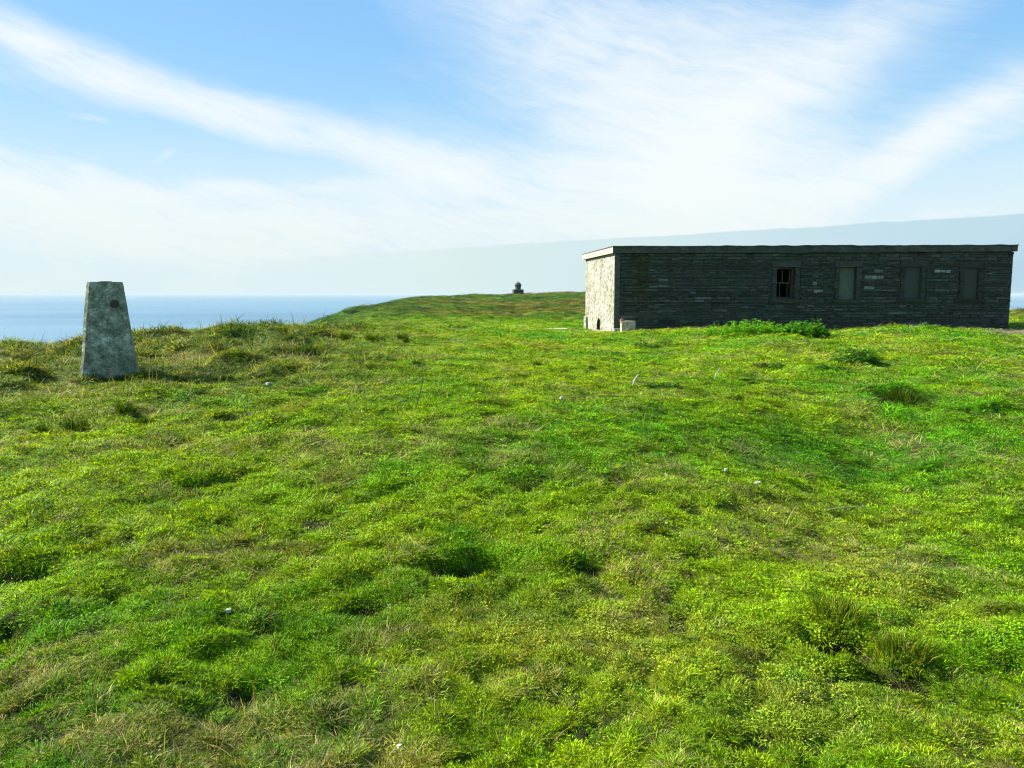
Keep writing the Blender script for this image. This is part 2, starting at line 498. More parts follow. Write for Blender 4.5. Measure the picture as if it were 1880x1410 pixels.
def mixrgb(nt, fac, a, b, mode='MIX'):
    n = nt.nodes.new('ShaderNodeMix'); n.data_type = 'RGBA'; n.blend_type = mode
    for k, v in ((0, fac), (6, a), (7, b)):
        if isinstance(v, (int, float)): n.inputs[k].default_value = v
        elif isinstance(v, tuple): n.inputs[k].default_value = (*v, 1)
        else: nt.links.new(v, n.inputs[k])
    return n.outputs[2]


def bump(nt, h, strength, dist):
    b = nt.nodes.new('ShaderNodeBump'); b.inputs['Strength'].default_value = strength; b.inputs['Distance'].default_value = dist
    nt.links.new(h, b.inputs['Height']); return b.outputs[0]


def simple_mat(name, stops, scale=8, rough=.85, bumpd=.01, stretch=(1, 1, 1), detail=6, spec=.3):
    m, nt, o = mat(name)
    p = nt.nodes.new('ShaderNodeBsdfPrincipled'); nt.links.new(p.outputs[0], o.inputs[0])
    g = nt.nodes.new('ShaderNodeTexCoord'); mp = nt.nodes.new('ShaderNodeMapping'); mp.inputs['Scale'].default_value = stretch
    nt.links.new(g.outputs['Object'], mp.inputs[0])
    n = tex_noise(nt, mp.outputs[0], scale, detail, .65)
    nt.links.new(ramp(nt, n.outputs[0], stops), p.inputs['Base Color'])
    p.inputs['Roughness'].default_value = rough; p.inputs['Specular IOR Level'].default_value = spec
    n2 = tex_noise(nt, mp.outputs[0], scale * 4, 5, .6)
    nt.links.new(bump(nt, n2.outputs[0], .6, bumpd), p.inputs['Normal'])
    return m


def blade_mat(name, attr_type='INSTANCER', var=.35, trans=.32):
    m, nt, o = mat(name)
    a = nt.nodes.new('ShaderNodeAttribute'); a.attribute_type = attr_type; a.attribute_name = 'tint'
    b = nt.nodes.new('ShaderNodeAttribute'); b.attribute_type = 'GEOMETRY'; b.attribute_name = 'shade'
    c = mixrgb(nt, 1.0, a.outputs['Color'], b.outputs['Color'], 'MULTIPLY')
    d = nt.nodes.new('ShaderNodeBsdfPrincipled'); d.inputs['Roughness'].default_value = .55; d.inputs['Specular IOR Level'].default_value = .10
    nt.links.new(c, d.inputs['Base Color'])
    t = nt.nodes.new('ShaderNodeBsdfTranslucent')
    c2 = mixrgb(nt, 1.0, c, (1.6, 1.45, .3), 'MULTIPLY'); nt.links.new(c2, t.inputs['Color'])
    mx = nt.nodes.new('ShaderNodeMixShader'); mx.inputs[0].default_value = trans
    nt.links.new(d.outputs[0], mx.inputs[1]); nt.links.new(t.outputs[0], mx.inputs[2]); nt.links.new(mx.outputs[0], o.inputs[0])
    return m


def ground_mat():
    m, nt, o = mat('turf_soil')
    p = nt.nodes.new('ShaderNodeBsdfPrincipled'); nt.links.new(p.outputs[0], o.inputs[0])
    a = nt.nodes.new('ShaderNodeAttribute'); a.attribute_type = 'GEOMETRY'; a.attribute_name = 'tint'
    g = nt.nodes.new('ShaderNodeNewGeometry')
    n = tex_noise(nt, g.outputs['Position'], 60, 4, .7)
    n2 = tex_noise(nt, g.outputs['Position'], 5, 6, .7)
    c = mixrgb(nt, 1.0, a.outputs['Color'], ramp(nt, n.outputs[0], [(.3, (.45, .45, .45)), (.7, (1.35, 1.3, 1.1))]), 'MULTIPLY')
    c = mixrgb(nt, 1.0, c, ramp(nt, n2.outputs[0], [(.3, (.6, .65, .6)), (.7, (1.25, 1.2, 1.1))]), 'MULTIPLY')
    nt.links.new(c, p.inputs['Base Color'])
    p.inputs['Roughness'].default_value = .95; p.inputs['Specular IOR Level'].default_value = .1
    nt.links.new(bump(nt, n.outputs[0], .8, .02), p.inputs['Normal'])
    return m


# ------------------------------------------------------------------ ground sheet
def build_ground():
    ca = np.linspace(-0.78, 0.78, 640)
    ex = np.linspace(0.78, math.pi * 2 - 0.78, 60)[1:-1]
    az = np.concatenate([ca, ex])                       # closes the circle
    rr = np.concatenate([np.linspace(0.15, 1.5, 8)[:-1], np.exp(np.linspace(math.log(1.5), math.log(30), 430)), np.exp(np.linspace(math.log(30), math.log(430), 150))[1:]])
    AZ, RR = np.meshgrid(az, rr)
    X = np.sin(AZ) * RR; Y = np.cos(AZ) * RR
    Zh = height(X, Y)
    Zh = np.where(RR > 400, np.minimum(Zh, SEA_Z - 8), Zh)
    C, gm = ground_col(X, Y)
    _, soil_shade = holes_at(X, Y); soil_shade = np.maximum(soil_shade, divots(X, Y) * .8)
    rr_ = smooth(-np.hypot(X, Y), -34, -20)[..., None]  # near ground darkened under the grass, painting shade between the blades
    C = lerp(C * (.85 - .45 * rr_), np.array([.022, .020, .010]), soil_shade)  # pits tinted near black: bare earth with the hollow's shade painted in
    na, nr = len(az), len(rr)
    V = np.stack([X.ravel(), Y.ravel(), Zh.ravel()], 1)
    V = np.vstack([V, [[0, 0, gz(0, .01)]]])
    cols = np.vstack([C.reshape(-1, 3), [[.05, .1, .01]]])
    idx = np.arange(na * nr).reshape(nr, na)
    a = idx[:-1, :]; b = np.roll(idx, -1, 1)[:-1, :]; c = np.roll(idx, -1, 1)[1:, :]; d = idx[1:, :]
    F = np.stack([a, d, c, b], -1).reshape(-1, 4)
    me = bpy.data.meshes.new('ground')
    tri = [(len(V) - 1, idx[0, i], idx[0, (i + 1) % na]) for i in range(na)]
    me.from_pydata(V.tolist(), [], F.tolist() + tri); me.update()
    me.polygons.foreach_set('use_smooth', [True] * len(me.polygons))
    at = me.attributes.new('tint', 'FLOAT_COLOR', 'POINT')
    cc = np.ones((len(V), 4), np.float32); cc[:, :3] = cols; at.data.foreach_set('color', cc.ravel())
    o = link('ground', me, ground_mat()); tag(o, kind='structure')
    return o


build_ground()

# ------------------------------------------------------------------ sea
def build_sea():
    m, nt, o = mat('sea_water')
    p = nt.nodes.new('ShaderNodeBsdfPrincipled'); nt.links.new(p.outputs[0], o.inputs[0])
    g = nt.nodes.new('ShaderNodeNewGeometry'); mp = nt.nodes.new('ShaderNodeMapping'); mp.inputs['Scale'].default_value = (.0006, .0022, 1)
    nt.links.new(g.outputs['Position'], mp.inputs[0])
    n = tex_noise(nt, mp.outputs[0], 1.0, 6, .6)
    nt.links.new(ramp(nt, n.outputs[0], [(.35, (.045, .125, .195)), (.65, (.08, .18, .255))]), p.inputs['Base Color'])
    p.inputs['Roughness'].default_value = .55; p.inputs['Specular IOR Level'].default_value = .4
    mp2 = nt.nodes.new('ShaderNodeMapping'); mp2.inputs['Scale'].default_value = (.05, .12, 1); nt.links.new(g.outputs['Position'], mp2.inputs[0])
    n2 = tex_noise(nt, mp2.outputs[0], 1.0, 8, .7)
    nt.links.new(bump(nt, n2.outputs[0], 1.0, 3.0), p.inputs['Normal'])
    bm = bmesh.new(); bmesh.ops.create_circle(bm, cap_ends=True, segments=128, radius=30000)
    s = from_bm('sea', bm, m); s.location = (0, 0, SEA_Z); tag(s, kind='structure')
build_sea()

def build_haze():
    m, nt, o = mat('sea_haze')
    v = nt.nodes.new('ShaderNodeVolumePrincipled'); nt.links.new(v.outputs[0], o.inputs['Volume'])
    v.inputs['Color'].default_value = (.55, .66, .70, 1); v.inputs['Density'].default_value = 1 / 11500.0; v.inputs['Anisotropy'].default_value = 0.0
    bm = bmesh.new(); box(bm, -31000, 31000, -31000, 31000, SEA_Z - 30, 8.0)
    h = from_bm('haze', bm, m); tag(h, kind='stuff')
USE_HAZE = True
if USE_HAZE: build_haze()

# ------------------------------------------------------------------ grass
def tuft_mesh(name, n, rad, hmin, hmax, w, lean, seed, mat_, curl=.5, segs=2, tipdark=0.0, kindc=((1, 1, 1),)):
    rs = random.Random(seed); V = []; F = []; S = []
    for i in range(n):
        a = rs.uniform(0, 2 * math.pi); r = rad * math.sqrt(rs.random())
        bx, by = r * math.cos(a), r * math.sin(a)
        h = rs.uniform(hmin, hmax); th = rs.uniform(0, 2 * math.pi)
        da = a + rs.uniform(-.9, .9); ln = lean * rs.uniform(.2, 1.3)
        dx, dy = math.cos(da), math.sin(da); px, py = math.cos(th), math.sin(th)
        k0 = len(V); cc = rs.choice(kindc); br = rs.choice((.22, .5, .8, 1.1, 1.35, 1.8)) * rs.uniform(.85, 1.15)  # wide brightness spread paints in the contrast of lit and dark blades
        for s in range(segs + 1):
            t = s / segs
            out = ln * h * (t * .5 + curl * t * t); z = h * t * (1 - .35 * curl * ln * t) - .006
            ww = w * .5 * (1 - t * .55) * rs.uniform(.9, 1.1)
            cx, cy = bx + dx * out, by + dy * out
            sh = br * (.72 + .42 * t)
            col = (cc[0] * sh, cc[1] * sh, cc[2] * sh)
            if s < segs:
                V.append((cx - px * ww, cy - py * ww, z)); V.append((cx + px * ww, cy + py * ww, z)); S += [col, col]
            else:
                V.append((cx, cy, z)); S.append(col)
        for s in range(segs):
            b = k0 + 2 * s
            if s < segs - 1: F.append((b, b + 1, b + 3, b + 2))
            else: F.append((b, b + 1, b + 2))
    me = bpy.data.meshes.new(name); me.from_pydata(V, [], F); me.update()
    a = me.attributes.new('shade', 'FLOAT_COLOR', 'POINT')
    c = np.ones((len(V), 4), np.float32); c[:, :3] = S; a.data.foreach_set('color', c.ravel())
    me.materials.append(mat_)
    return me


def leaf_mesh(name, n, rad, size, seed, mat_, rise=.03):
    """small rosette of broad leaves: clover and daisy leaves in the turf"""
    rs = random.Random(seed); V = []; F = []; S = []
    for i in range(n):
        a = rs.uniform(0, 2 * math.pi); r = rad * rs.random(); z = rs.uniform(.005, rise)
        cx, cy = r * math.cos(a), r * math.sin(a); L = size * rs.uniform(.6, 1.3); wd = L * .42; k = len(V)
        dx, dy = math.cos(a + rs.uniform(-1, 1)), math.sin(a + rs.uniform(-1, 1)); up = rs.uniform(-.1, .6)
        V += [(cx, cy, z), (cx + dx * L * .5 - dy * wd, cy + dy * L * .5 + dx * wd, z + L * up * .6), (cx + dx * L, cy + dy * L, z + L * up), (cx + dx * L * .5 + dy * wd, cy + dy * L * .5 - dx * wd, z + L * up * .6)]
        F.append((k, k + 1, k + 2, k + 3)); b = rs.uniform(.6, 1.3); S += [(b, b, b)] * 4
    me = bpy.data.meshes.new(name); me.from_pydata(V, [], F); me.update()
    a = me.attributes.new('shade', 'FLOAT_COLOR', 'POINT')
    c = np.ones((len(V), 4), np.float32); c[:, :3] = S; a.data.foreach_set('color', c.ravel())
    me.materials.append(mat_); return me


GM = blade_mat('grass_blade')
def scatter(name, meshes, X, Y, Zs, rz, tilt, sc, pick, tint, kind='stuff'):
    """points carrying scale / rotation / colour, instanced by geometry nodes: for grass only"""
    n = len(X)
    me = bpy.data.meshes.new(name); me.vertices.add(n)
    me.vertices.foreach_set('co', np.stack([X, Y, Zs], 1).astype(np.float32).ravel())
    def attr(nm, ty, data, key):
        a = me.attributes.new(nm, ty, 'POINT'); a.data.foreach_set(key, data.astype(np.float32 if ty != 'INT' else np.int32).ravel())
    attr('rot', 'FLOAT_VECTOR', np.stack([tilt[0], tilt[1], rz], 1), 'vector')
    attr('scl', 'FLOAT_VECTOR', sc, 'vector')
    attr('pick', 'INT', pick, 'value')
    attr('tint', 'FLOAT_COLOR', np.concatenate([tint, np.ones((n, 1))], 1), 'color')
    me.update()
    o = link(name, me); tag(o, kind=kind)
    coll = bpy.data.collections.new(name + '_kinds')
    for i, tm in enumerate(meshes):
        to = bpy.data.objects.new('%s_kind_%02d' % (name, i), tm); coll.objects.link(to)
    ng = bpy.data.node_groups.new(name, 'GeometryNodeTree')
    ng.interface.new_socket('Geometry', in_out='INPUT', socket_type='NodeSocketGeometry')
    ng.interface.new_socket('Geometry', in_out='OUTPUT', socket_type='NodeSocketGeometry')
    N, L = ng.nodes.new, ng.links.new
    gi, go = N('NodeGroupInput'), N('NodeGroupOutput')
    m2p = N('GeometryNodeMeshToPoints'); iop = N('GeometryNodeInstanceOnPoints'); ci = N('GeometryNodeCollectionInfo')
    ci.inputs['Collection'].default_value = coll; ci.inputs['Separate Children'].default_value = True; ci.inputs['Reset Children'].default_value = True
    iop.inputs['Pick Instance'].default_value = True
    def named(nm, ty):
        a = N('GeometryNodeInputNamedAttribute'); a.data_type = ty; a.inputs['Name'].default_value = nm; return a.outputs['Attribute']
    L(gi.outputs[0], m2p.inputs[0]); L(m2p.outputs[0], iop.inputs['Points']); L(ci.outputs[0], iop.inputs['Instance'])
    L(named('pick', 'INT'), iop.inputs['Instance Index'])
    e2r = N('FunctionNodeEulerToRotation'); L(named('rot', 'FLOAT_VECTOR'), e2r.inputs[0]); L(e2r.outputs[0], iop.inputs['Rotation'])
    L(named('scl', 'FLOAT_VECTOR'), iop.inputs['Scale'])
    L(iop.outputs[0], go.inputs[0])
    md = o.modifiers.new('scatter', 'NODES'); md.node_group = ng
    return o


rng = np.random.default_rng(5)
def sample_polar(n0, r0, r1, flat, half=.70, p=2.0):
    """about n0 points per square metre inside 'flat' metres, thinning with distance beyond"""
    def dens(r): return n0 * np.minimum(1, (flat / r)) ** p
    g = np.linspace(r0, r1, 4000); pdf = dens(g) * g; cdf = np.cumsum(pdf); tot = 2 * half * np.trapezoid(pdf, g) if hasattr(np, 'trapezoid') else 2 * half * np.trapz(pdf, g)
    n = int(tot); r = np.interp(rng.random(n), cdf / cdf[-1], g); a = rng.uniform(-half, half, n)
    return np.sin(a) * r, np.cos(a) * r, r, a


PILLAR = (ray(203, 690)[0] * 10.2, 10.2)
def build_grass():
    kinds = []
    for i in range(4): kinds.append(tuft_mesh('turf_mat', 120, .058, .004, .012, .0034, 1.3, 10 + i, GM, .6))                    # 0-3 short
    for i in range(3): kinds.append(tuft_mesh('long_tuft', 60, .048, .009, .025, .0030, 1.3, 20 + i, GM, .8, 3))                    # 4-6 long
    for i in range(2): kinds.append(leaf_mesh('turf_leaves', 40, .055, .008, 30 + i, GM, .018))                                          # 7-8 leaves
    for i in range(2): kinds.append(tuft_mesh('straw_tuft', 40, .055, .008, .030, .0017, 2.6, 40 + i, GM, .6, 2))                     # 9-10 straw, lying
    for i in range(2): kinds.append(tuft_mesh('seed_stalks', 5, .05, .07, .13, .0019, .5, 50 + i, GM, .6, 3))                     # 11-12 tall dry stalks
    for i in range(2): kinds.append(leaf_mesh('litter', 14, .06, .0055, 60 + i, GM, .022))                                        # 13-14 flecks of dead leaf
    def place(name, X, Y, r, a, kfun, sw, sh, lowcut=None):
        _, soil_shade = holes_at(X, Y); soil_shade = np.maximum(soil_shade, divots(X, Y) * .55)
        c, gm = ground_col(X, Y)
        inb = (X > BA[0] - .02) & (X < 15.35) & (Y > 23.95 + (X - BA[0]) * .0524) & (Y < 28.7)
        fx, fy = X - PILLAR[0], Y - PILLAR[1]
        foot = (fy > -.22) & (fy < .34) & (fx > -.64) & (fx < .26)
        keep = (rng.random(len(X)) > soil_shade * .80) & (rng.random(len(X)) > gm * .9) & ~inb & ~foot
        X, Y, r, a, c, soil_shade = X[keep], Y[keep], r[keep], a[keep], c[keep], soil_shade[keep]
        Zs = height(X, Y); n = len(X)
        pick, hs = kfun(X, Y, r, a)
        jit = rng.normal(1, .16, (n, 1)) * np.stack([rng.normal(1, .12, n), np.ones(n), rng.normal(1, .3, n)], 1)
        tint = np.clip(c * np.clip(jit, .35, 1.8), .002, .8)
        st = pick >= 9
        sn = fbm(X * 3, Y * 3, 201, 3)
        tint[st] = np.array([.36, .30, .11]) * rng.uniform(.5, 1.25, (st.sum(), 1))
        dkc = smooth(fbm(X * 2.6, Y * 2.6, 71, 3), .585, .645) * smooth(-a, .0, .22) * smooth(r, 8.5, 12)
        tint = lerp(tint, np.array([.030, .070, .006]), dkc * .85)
        lt = pick >= 13
        tint[lt] = np.array([.34, .30, .13]) * rng.uniform(.15, 1.2, (lt.sum(), 1))
        dk = rng.random(n) < .13
        tint[dk] = tint[dk] * np.array([.26, .42, .6])  # random tufts darkened, painting small shadows into the turf
        s = np.stack([sw(r), sw(r), sh(r) * hs], 1) * rng.uniform(.75, 1.3, (n, 1))
        e = .04 + r * .004
        gx = (height(X + e, Y) - height(X - e, Y)) / (2 * e); gy = (height(X, Y + e) - height(X, Y - e)) / (2 * e)
        ax, ay = np.clip(gy, -.7, .7), np.clip(-gx, -.7, .7); ph = rng.uniform(0, 6.283, n)
        tl = (ax * np.cos(ph) + ay * np.sin(ph) + rng.normal(0, .06, n), -ax * np.sin(ph) + ay * np.cos(ph) + rng.normal(0, .06, n))
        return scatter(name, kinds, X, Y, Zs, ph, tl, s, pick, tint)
    def k_near(X, Y, r, a):
        n = len(X); u = rng.random(n)
        lg = fbm(X * 1.3, Y * 1.6, 211, 3)
        pick = rng.integers(0, 4, n)
        pick = np.where(u < smooth(lg, .52, .68) * .40 + .02, rng.integers(4, 7, n), pick)
        lf = fbm(X * 1.1 + 9, Y * 1.1, 213, 3)
        pick = np.where((u > .99 - smooth(lf, .55, .70) * .16), rng.integers(7, 9, n), pick)
        st = fbm(X * 1.7, Y * 1.9, 113, 3)
        pick = np.where((rng.random(n) < .02 + smooth(st, .52, .68) * .35), rng.integers(9, 11, n), pick)
        left = smooth(-a, .10, .30) * smooth(r, 8, 12)
        tus = fbm(X * 1.5, Y * 1.5, 31, 3)
        pick = np.where(rng.random(n) < left * (.25 + smooth(tus, .5, .65) * .6), rng.integers(4, 7, n), pick)
        dkc = smooth(fbm(X * 2.6, Y * 2.6, 71, 3), .585, .645) * smooth(-a, .0, .22) * smooth(r, 8.5, 12)
        pick = np.where(rng.random(n) < dkc, rng.integers(4, 7, n), pick)
        hs = 1 + .9 * dkc + .35 * left * smooth(tus, .5, .7)
        pick = np.where(rng.random(n) < .004 + left * .05, rng.integers(11, 13, n), pick)
        pick = np.where(rng.random(n) < .035, rng.integers(13, 15, n), pick)
        return pick, hs
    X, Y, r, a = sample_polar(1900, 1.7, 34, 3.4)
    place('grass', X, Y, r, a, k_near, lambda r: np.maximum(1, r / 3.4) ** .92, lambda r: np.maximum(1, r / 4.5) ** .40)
    def k_far(X, Y, r, a):
        n = len(X); return rng.integers(4, 7, n), np.where(fbm(X * .3, Y * .2, 221, 3) > .55, 1.5, .8)
    X, Y, r, a = sample_polar(26, 30, 190, 34, half=.66, p=1.9)
    place('hill_grass', X, Y, r, a, k_far, lambda r: (r / 30) ** .8 * 4.5, lambda r: 1.9 * np.maximum(1, r / 60) ** .4)
build_grass()

# ------------------------------------------------------------------ masonry building
def stone_mat(name, rough=.9):
    """flagstone: one colour per stone (vertex colour) with lichen and grain"""
    m, nt, o = mat(name)
    p = nt.nodes.new('ShaderNodeBsdfPrincipled'); nt.links.new(p.outputs[0], o.inputs[0])
    a = nt.nodes.new('ShaderNodeAttribute'); a.attribute_type = 'GEOMETRY'; a.attribute_name = 'tint'
    g = nt.nodes.new('ShaderNodeTexCoord')
    mp = nt.nodes.new('ShaderNodeMapping'); mp.inputs['Scale'].default_value = (1, 1, 4); nt.links.new(g.outputs['Object'], mp.inputs[0])
    n = tex_noise(nt, mp.outputs[0], 6, 8, .7); n2 = tex_noise(nt, g.outputs['Object'], .9, 5, .6); n3 = tex_noise(nt, g.outputs['Object'], 35, 3, .6)
    c = mixrgb(nt, 1.0, a.outputs['Color'], ramp(nt, n.outputs[0], [(.3, (.45, .5, .5)), (.55, (1, 1, 1)), (.75, (1.9, 1.9, 1.6))]), 'MULTIPLY')
    c = mixrgb(nt, ramp(nt, n2.outputs[0], [(.5, (0, 0, 0)), (.7, (.5, .5, .5))]), c, (.045, .075, .045))
    nt.links.new(c, p.inputs['Base Color']); p.inputs['Roughness'].default_value = rough; p.inputs['Specular IOR Level'].default_value = .2
    nt.links.new(bump(nt, n3.outputs[0], .7, .01), p.inputs['Normal'])
    return m


class MB:
    def __init__(s): s.V = []; s.F = []; s.C = []
    def slab(s, x0, x1, z0, z1, y_front, y_back, col, jit=0.0, rs=random):
        """a stone showing its face towards -Y"""
        k = len(s.V); j = lambda: rs.uniform(-jit, jit)
        b = min(.006, (z1 - z0) * .2)
        for (x, z) in ((x0, z0), (x1, z0), (x1, z1), (x0, z1)): s.V.append((x, y_back, z))
        f = [(x0 + b, z0 + b), (x1 - b, z0 + b), (x1 - b, z1 - b), (x0 + b, z1 - b)]
        for (x, z) in f: s.V.append((x + j(), y_front + j() * .5, z + j()))
        s.F += [(k + 4, k + 5, k + 6, k + 7), (k, k + 1, k + 5, k + 4), (k + 1, k + 2, k + 6, k + 5), (k + 2, k + 3, k + 7, k + 6), (k + 3, k, k + 4, k + 7)]
        s.C += [col] * 8
    def boxy(s, x0, x1, y0, y1, z0, z1, col):
        k = len(s.V)
        for z in (z0, z1):
            for (x, y) in ((x0, y0), (x1, y0), (x1, y1), (x0, y1)): s.V.append((x, y, z))
        s.F += [(k, k + 3, k + 2, k + 1), (k + 4, k + 5, k + 6, k + 7)] + [(k + i, k + (i + 1) % 4, k + 4 + (i + 1) % 4, k + 4 + i) for i in range(4)]
        s.C += [col] * 8
    def build(s, name, m, parent): return from_np(name, s.V, s.F, m, parent, cols=np.array(s.C))


ANG = R(3)
BLEN = 12.2
SK = -.102 + math.sin(ANG)        # the end wall is a little out of square
def tx(px, y=0.0):
    """distance along the front wall of a pixel column"""
    k = (px - 940) / FPX
    return (k * BA[1] - BA[0]) / (math.cos(ANG) - k * math.sin(ANG))
def tz(px, py):
    """height above the building's origin of a pixel on the front wall"""
    t = tx(px); Y = BA[1] + t * math.sin(ANG); return EYE + ray(px, py)[1] * Y


def build_building():
    root = empty('stone_building', (BA[0], BA[1], 0), ANG)
    tag(root, 'long low flat roofed stone building with pale rendered end wall and blocked windows', 'building')
    sm = stone_mat('flagstone')
    dressed = stone_mat('dressed_stone')
    zb, zt = .25, tz(1140, 465)      # foot of the wall below the turf, underside of the slab
    rise = .0069                      # the roof line climbs slightly to the right
    L_, Dp = BLEN, 4.5
    wins = []
    for (a, b, t, u) in ((1421.5, 1454.5, 491, 549.5), (1536, 1566, 491, 550), (1655, 1684, 490, 548), (1762, 1788, 492, 549)):
        wins.append((tx(a), tx(b), tz(b, u), tz(a, t)))
    rs = random.Random(3)
    mb = MB()
    mort = (.050, .055, .042)
    # core of the front wall, with holes where the four openings are
    xs = [0.0]; 
    for w in wins: xs += [w[0], w[1]]
    xs.append(L_)
    T = .42; top = lambda x: zt + rise * x
    for i in range(len(xs) - 1):
        x0, x1 = xs[i], xs[i + 1]
        if i % 2 == 0: mb.boxy(x0, x1, .0, T, zb, top(x0) - .002, mort)
        else:
            w = wins[i // 2]; mb.boxy(x0, x1, .0, T, zb, w[2] - .001, mort); mb.boxy(x0, x1, .0, T, w[3] + .001, top(x0) - .002, mort)
    # courses of thin flagstones
    surr = [(w[0] - .17, w[1] + .17, w[2] - .14, w[3] + .20) for w in wins]
    z = zb
    while z < top(L_) - .01:
        h = rs.choice((.02, .025, .03, .035, .04, .05, .06, .075, .09)); x = .16 + rs.uniform(0, .1)
        z1 = min(z + h, top(x))
        x = 0.0
        while x < L_ - .01:
            l = rs.uniform(.08, .34) * (1 + h * 4) * rs.choice((.6, 1, 1, 1.5)); x1 = min(x + l, L_)
            if L_ - x1 < .08: x1 = L_
            segs = [(x, x1)]
            for sr in surr:
                if z1 > sr[2] + .004 and z < sr[3] - .004:
                    ns = []
                    for (a, b) in segs:
                        if b <= sr[0] or a >= sr[1]: ns.append((a, b)); continue
                        if a < sr[0]: ns.append((a, sr[0]))
                        if b > sr[1]: ns.append((sr[1], b))
                    segs = ns
            for (a, b) in segs:
                if b - a < .03: continue
                v = rs.gauss(1, .20); v = max(.45, v); u = rs.random()
                c = (.060 * v, .066 * v, .050 * v)
                if u < .10: c = (.050 * v, .056 * v, .056 * v)
                elif u < .2: c = (.068 * v, .068 * v, .048 * v)
                elif u < .28: c = (.044 * v, .076 * v, .050 * v)
                elif u < .305: c = (.105 * v, .12 * v, .105 * v)
                mb.slab(a + .004, b - .004, z + .003, min(z1, top(a)) - .003, -.022 - rs.uniform(0, .014), .004, c, .006, rs)
            x = x1
        z += h
    wall_mb = mb
    # end wall, harled, out of square by SK
    hm = harl_mat()
    bm = bmesh.new()
    ys = np.linspace(-.024, Dp, 80); zs = np.linspace(zb, zt - .001, 60); gridv = {}
    for i, y in enumerate(ys):
        for j, zz in enumerate(zs):
            n = (fbm(np.array([y * 4.]), np.array([zz * 4.]), 301, 3)[0] - .5) * .03 + (fbm(np.array([y * 22.]), np.array([zz * 22.]), 302, 2)[0] - .5) * .022
            gridv[i, j] = bm.verts.new((SK * y - .045 + n * (0 if i == 0 else 1), y, zz))
    hole = lambda i, j: (1.95 < ys[i] < 2.45 and .42 < zs[j] < .80 - abs(ys[i] - 2.15) * .4)
    for i in range(79):
        for j in range(59):
            if hole(i, j): continue
            bm.faces.new((gridv[i, j], gridv[i, j + 1], gridv[i + 1, j + 1], gridv[i + 1, j]))
    bk = [bm.verts.new((SK * y + (-.045 if y < 0 else .35), y, z_)) for (y, z_) in ((-.024, zb), (Dp, zb), (Dp, zt - .002), (-.024, zt - .002))]
    f_ = bm.faces.new((bk[0], bk[1], bk[2], bk[3]))
    bmesh.ops.recalc_face_normals(bm, faces=bm.faces)
    ew = from_bm('end_wall', bm, hm, root)
    # quoins up the corner: a dressed strip of render
    mb = MB()
    mb.boxy(-.062, .10, -.060, -.0245, zb, zt - .004, (.075, .08, .07)); mb.build('corner_strip', dressed, root)
    # a low buttress of rendered stone at the far foot of the end wall
    bm = bmesh.new(); box(bm, SK * Dp - .095, SK * Dp + .1, Dp - .45, Dp + .03, zb, .80, bev=.02); from_bm('buttress', bm, hm, root)
    # far end and back walls
    mb = MB()
    mb.boxy(L_ - .40, L_ - .003, T + .002, Dp, zb, zt + rise * L_ - .003, (.03, .035, .032)); mb.build('end_wall', sm, root)
    mb = MB(); mb.boxy(.34, L_ - .41, Dp - .4, Dp, zb, zt - .003, (.03, .035, .032)); mb.build('back_wall', sm, root)
    mb = MB(); mb.boxy(.34, L_ - .41, T + .01, Dp - .41, .42, .50, (.03, .03, .025)); mb.build('floor', sm, root)
    # roof slab with its thin weathered edge
    ov = .12; x0, x1 = -.13, L_ + .05; H = .205
    def slab(name, z0, z1, grow, m, col=None, step=120, rag=0.0):
        bm = bmesh.new(); rows = []
        for i in range(step + 1):
            x = x0 - grow + (x1 - x0 + 2 * grow) * i / step; r = rise * max(0, x)
            d = [rag * (fbm(np.array([x * 3. + q]), np.array([q * 9.]), 311, 3)[0] - .5) for q in (1, 2, 3, 4)]
            sag = .0
            yf, yb = -ov - grow, Dp + ov + grow
            rows.append([bm.verts.new((x + (SK * yf if i < 3 else 0) * 1, yf + d[0] * .4, z0 + r)), bm.verts.new((x + (SK * yf if i < 3 else 0), yf + d[1] * .4, z1 + r + d[2])),
                         bm.verts.new((x + (SK * yb if i < 3 else 0), yb, z1 + r + d[3])), bm.verts.new((x + (SK * yb if i < 3 else 0), yb, z0 + r))])
        for i in range(step):
            for k in range(4): bm.faces.new((rows[i][k], rows[i + 1][k], rows[i + 1][(k + 1) % 4], rows[i][(k + 1) % 4]))
        bm.faces.new(rows[0]); bm.faces.new(rows[-1][::-1])
        bmesh.ops.recalc_face_normals(bm, faces=bm.faces)
        return from_bm(name, bm, m, root)
    roof = slab('roof', zt, zt + H - .032, 0, concrete_mat('roof_concrete', [(.3, (.028, .032, .026)), (.5, (.052, .056, .044)), (.7, (.10, .10, .072))]), rag=.010)
    felt = slab('roof_edge', zt + H - .030, zt + H, .018, simple_mat('roof_felt', [(.3, (.02, .02, .022)), (.7, (.07, .062, .055))], 5), rag=.034)
    # sun on the slab's end painted in: a paler sheet of the concrete
    mb = MB(); bm = bmesh.new(); box(bm, -.142, -.1325, -.118, Dp + ov - .002, zt + .004, zt + H - .034)
    for v in bm.verts: v.co.x += SK * v.co.y
    from_bm('fascia', bm, simple_mat('sunlit_concrete', [(.3, (.26, .24, .17)), (.7, (.40, .38, .30))], 9), root)
    # repair patch in the slab edge, with a curved upper outline
    xp = tx(1447); bm = bmesh.new(); vs = []
    for i in range(13):
        t = i / 12.; vs.append(bm.verts.new((xp - .42 + .84 * t, -ov - .004, zt + .01 + .15 * math.sin(math.pi * min(1, t * 1.6) * .5) ** .8)))
    bot = [bm.verts.new((xp + .42, -ov - .004, zt + .008)), bm.verts.new((xp - .42, -ov - .004, zt + .008))]
    f = bm.faces.new(vs + bot); r = bmesh.ops.extrude_face_region(bm, geom=[f]); 
    for v in r['geom']:
        if isinstance(v, bmesh.types.BMVert): v.co.y += .02
